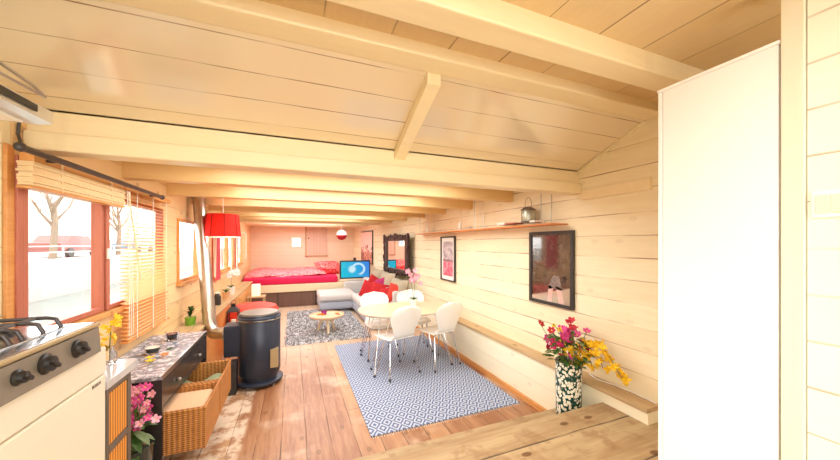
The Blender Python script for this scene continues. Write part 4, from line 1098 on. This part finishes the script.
# ------------------------------------------------------------------ black sideboard with baskets
t = thing('sideboard', 'low black sideboard with shiny top below the windows', 'sideboard', (-.96, 2.87, 0))
MB().box(-1.165, -.750, 2.405, 3.50, .76, .785, .003).build('top', 'mottled_glare_top', t)
MB().box(-1.165, -.752, 2.41, 2.435, 0, .76).build('side_panel', 'black_wood', t)
MB().box(-1.165, -.752, 3.47, 3.495, 0, .76).build('side_panel', 'black_wood', t)
MB().box(-1.165, -1.145, 2.435, 3.47, 0.05, .76).build('back_panel', 'black_wood', t)
MB().box(-1.145, -.752, 2.435, 3.47, .565, .58).build('shelf_board', 'black_wood', t)
MB().box(-1.145, -.752, 2.435, 3.47, .247, .267).build('bottom_board', 'black_wood', t)
for y0, y1 in ((2.437, 2.953), (2.96, 3.468)):
    d_ = MB().box(-.770, -.754, y0, y1, .583, .757, .002).build('drawer_front', 'black_wood', t)
    MB().ball((-.742, (y0+y1)/2, .65), .014).build('knob', 'panel_steel', d_)
MB().box(-.752, -.748, 2.405, 3.50, .757, .787).build('metal_edge', 'steel', t)
def basket(y0, y1, x0, x1, z0, z1, lab):
    t = thing('wicker_basket', lab, 'basket', ((x0+x1)/2, (y0+y1)/2, z0), 'wicker baskets pulled out of the sideboard')
    w = .014; b = MB()
    b.box(x0, x1, y0, y0+w, z0, z1, .004); b.box(x0, x1, y1-w, y1, z0, z1, .004)
    b.box(x1-w, x1, y0+w, y1-w, z0, z1, .004); b.box(x0, x0+w, y0+w, y1-w, z0, z1, .004); b.box(x0+w, x1-w, y0+w, y1-w, z0, z0+.012)
    b.build('body', 'wicker', t)
    MB().tube([(x0, y0+.005, z1), (x1-.006, y0+.005, z1), (x1-.006, y1-.005, z1), (x0, y1-.005, z1)], .013, 8, closed=True).build('rim', 'wicker', t)
    return t
basket(2.437, 2.86, -1.02, -.53, .268, .53, 'nearer wicker basket holding a folded peach cloth')
basket(2.885, 3.35, -1.02, -.53, .268, .53, 'farther wicker basket holding pale green linen')
tag(MB().box(-.99, -.555, 2.46, 2.835, .282, .505, .03, 4).build('folded_cloth', 'basket_cloth', None, (-.7, 2.65, .3), smooth=True), 'folded peach coloured cloth lying in the nearer basket', 'cloth')
b = MB(); b.grid(lambda u, v: (-.99+.42*u, 2.91+.40*v, .41+.04*noise.noise(Vector((u*3, v*3, 1)))+.02*math.sin(u*9)), 16, 12); b.solid(.03)
tag(b.build('linen', 'green_cloth', None, (-.7, 3.1, .33), smooth=True), 'crumpled pale green linen lying in the farther basket', 'cloth')
# rest content supports
TZ = .7855
def tealight(x, y, r, h, lab, liquid='purple_glass'):
    t = thing('candle_glass', lab, 'candle glass', (x, y, TZ), 'glass bowls on the black sideboard')
    MB().lathe([(r*.6, TZ), (r*.75, TZ+.004), (r, TZ+h), (r*.93, TZ+h), (r*.68, TZ+.012), (0, TZ+.010)], c=(x, y, 0), seg=28).build('bowl', 'clear_glass', t, smooth=True)
    MB().lathe([(r*.66, TZ+.013), (r*.85, TZ+h*.75), (0, TZ+h*.76)], c=(x, y, 0), seg=24).build('wax', liquid, t, smooth=True)
tealight(-.95, 3.27, .05, .075, 'glass bowl with dark purple candle at the far end of the sideboard')
tealight(-.97, 2.93, .055, .06, 'clear glass bowl with white candle on the sideboard', 'candle_wax')
for i, (x, y, m, lab) in enumerate(((-.90, 2.68, 'petal_yellow', 'yellow fallen blossom nearest the pink flowers on the sideboard'), (-.86, 2.80, 'orange_fruit', 'orange fallen blossom in the middle of the sideboard'), (-.93, 2.76, 'petal_yellow', 'yellow fallen blossom beside the clear bowl'))):
    t = thing('loose_blossom', lab, 'blossom', (x, y, TZ), 'loose blossoms on the sideboard'); blossom((x, y, TZ+.012), .03, m, t, nrm=(0, 0, 1))
t = thing('fallen_leaf', 'single green leaf lying on the sideboard near the bowl', 'leaf', (-.88, 2.98, TZ)); MB().leaf((-.90, 2.96, TZ+.003), (.4, 1, 0), .08, .03, 0).build('blade', 'leaf', t)

# yellow flower in a glass on the slatted cabinet
t = thing('bud_vase', 'small glass bud vase on the stone top beside the cooker', 'vase', (-.97, 1.93, 1.012))
fx0, fy0 = -.84, 2.02
MB().lathe([(.022, 1.0125), (.028, 1.02), (.026, 1.06), (.014, 1.085), (.016, 1.10), (.013, 1.10), (.012, 1.08), (.022, 1.05), (.022, 1.02), (0, 1.018)], c=(fx0, fy0, 0), seg=20).build('body', 'clear_glass', t, smooth=True)
fs = thing('yellow_flower', 'upright stem of yellow flowers beside the cooker', 'flower', (fx0, fy0, 1.02))
MB().tube([(fx0, fy0, 1.022), (fx0, fy0, 1.10), (fx0+.005, fy0, 1.20)], .0025, 5).build('stem', 'stem_green', fs)
random.seed(21)
for i in range(13): blossom((fx0+random.uniform(-.03, .03), fy0+random.uniform(-.03, .02), 1.085+i*.0125), .019, 'petal_yellow', fs, heart=False)
# pink orchid between cabinet and sideboard
KX, KY = -.86, 2.245
t = thing('flowering_plant', 'pink flowering plant in a dark pot between slatted cabinet and sideboard', 'potted plant', (KX, KY, 0))
MB().lathe([(.09, .0), (.10, .02), (.115, .46), (.118, .47), (.10, .47), (.098, .44), (0, .43)], c=(KX, KY, 0), seg=28).build('pot', 'dark_pot', t, smooth=True)
MB().lathe([(.095, .435), (.06, .46), (0, .465)], c=(KX, KY, 0), seg=20).build('bark', 'pot_bark', t)
random.seed(13); b = MB(); hs = []
for i in range(70):
    a = random.uniform(0, 6.28); rr = random.uniform(.02, .125); h_ = random.uniform(.56, .80)
    p = (KX+math.cos(a)*rr, KY+.01+math.sin(a)*rr, h_); hs.append(p)
    b.tube([(KX, KY, .45), (KX+math.cos(a)*rr*.5, KY+math.sin(a)*rr*.5, .55), p], .0025, 5)
b.build('stems', 'stem_green', t)
for p in hs: blossom(p, random.uniform(.02, .031), random.choice(['petal_pink', 'petal_pink', 'petal_pink', 'petal_pale', 'petal_pale']), t, nrm=(random.uniform(-.2, 1), -1, random.uniform(0, 1)))
for i in range(34):
    a = random.uniform(0, 6.28); MB().leaf((KX+math.cos(a)*.05, KY+math.sin(a)*.05, random.uniform(.46, .66)), (math.cos(a), math.sin(a)*.7, random.uniform(-.3, .8)), random.uniform(.06, .10), .045, .5).build('leaf', 'pale_leaf' if i % 2 else 'leaf', t)

# ------------------------------------------------------------------ light
w = bpy.data.worlds.new('world'); SC.world = w; w.use_nodes = True
bg = w.node_tree.nodes['Background']; bg.inputs[0].default_value = (1.0, .985, .95, 1); bg.inputs[1].default_value = 6.5
def light(name, kind, loc, power, col=(1, .88, .7), size=.3, rot=(0, 0, 0), sy=None):
    l = bpy.data.lights.new(name, kind); l.energy = power; l.color = col
    if kind == 'AREA':
        l.size = size
        if sy: l.shape = 'RECTANGLE'; l.size_y = sy
    else: l.shadow_soft_size = size
    o = bpy.data.objects.new(name, l); COL.objects.link(o); o.location = loc; o.rotation_euler = rot; return o
light('pendant_bulb', 'POINT', (PX, PY, 1.73), 5, (1, .85, .7), .04)
for nm_, x_, y_, p_, c_, w_, h_, z_ in (('kitchen_fill', .2, .25, 18, (.95, .985, 1), 1.6, .5, 2.53), ('rear_fill', .2, -.9, 13, (.95, .985, 1), 1.6, .5, 2.53), ('step_fill', .5, 2.55, 26, (.95, .985, 1), 2.2, .5, 2.23),  # area fills added under the ceiling to brighten the room, no real fixtures
        ('stove_fill', .5, 3.5, 30, (.95, .985, 1), 2.2, .5, 2.23), ('dining_fill', .5, 4.35, 25, (.95, .985, 1), 2.2, .4, 2.23), ('sofa_fill', .5, 6.05, 34, (.97, .99, 1), 2.2, .5, 2.23),
        ('rug_fill', .4, 7.0, 26, (.97, .99, 1), 2.0, .4, 2.23), ('bed_fill', .3, 8.75, 34, (.96, .98, 1), 1.8, .4, 2.23), ('pillow_fill', .3, 9.7, 12, (.96, .98, 1), 1.8, .4, 2.23)):
    light(nm_, 'AREA', (x_, y_, z_), p_, c_, w_, (0, 0, 0), h_)

SC.view_settings.view_transform = 'Standard'; SC.view_settings.look = 'None'
SC.view_settings.exposure = -0.02; SC.view_settings.gamma = 1
SC.view_settings.use_curve_mapping = False
SC.cycles.use_denoising = True
SC.cycles.max_bounces = 10; SC.cycles.diffuse_bounces = 6; SC.cycles.transparent_max_bounces = 12
SC.cycles.caustics_reflective = False; SC.cycles.caustics_refractive = False
SC.cycles.sample_clamp_indirect = 6
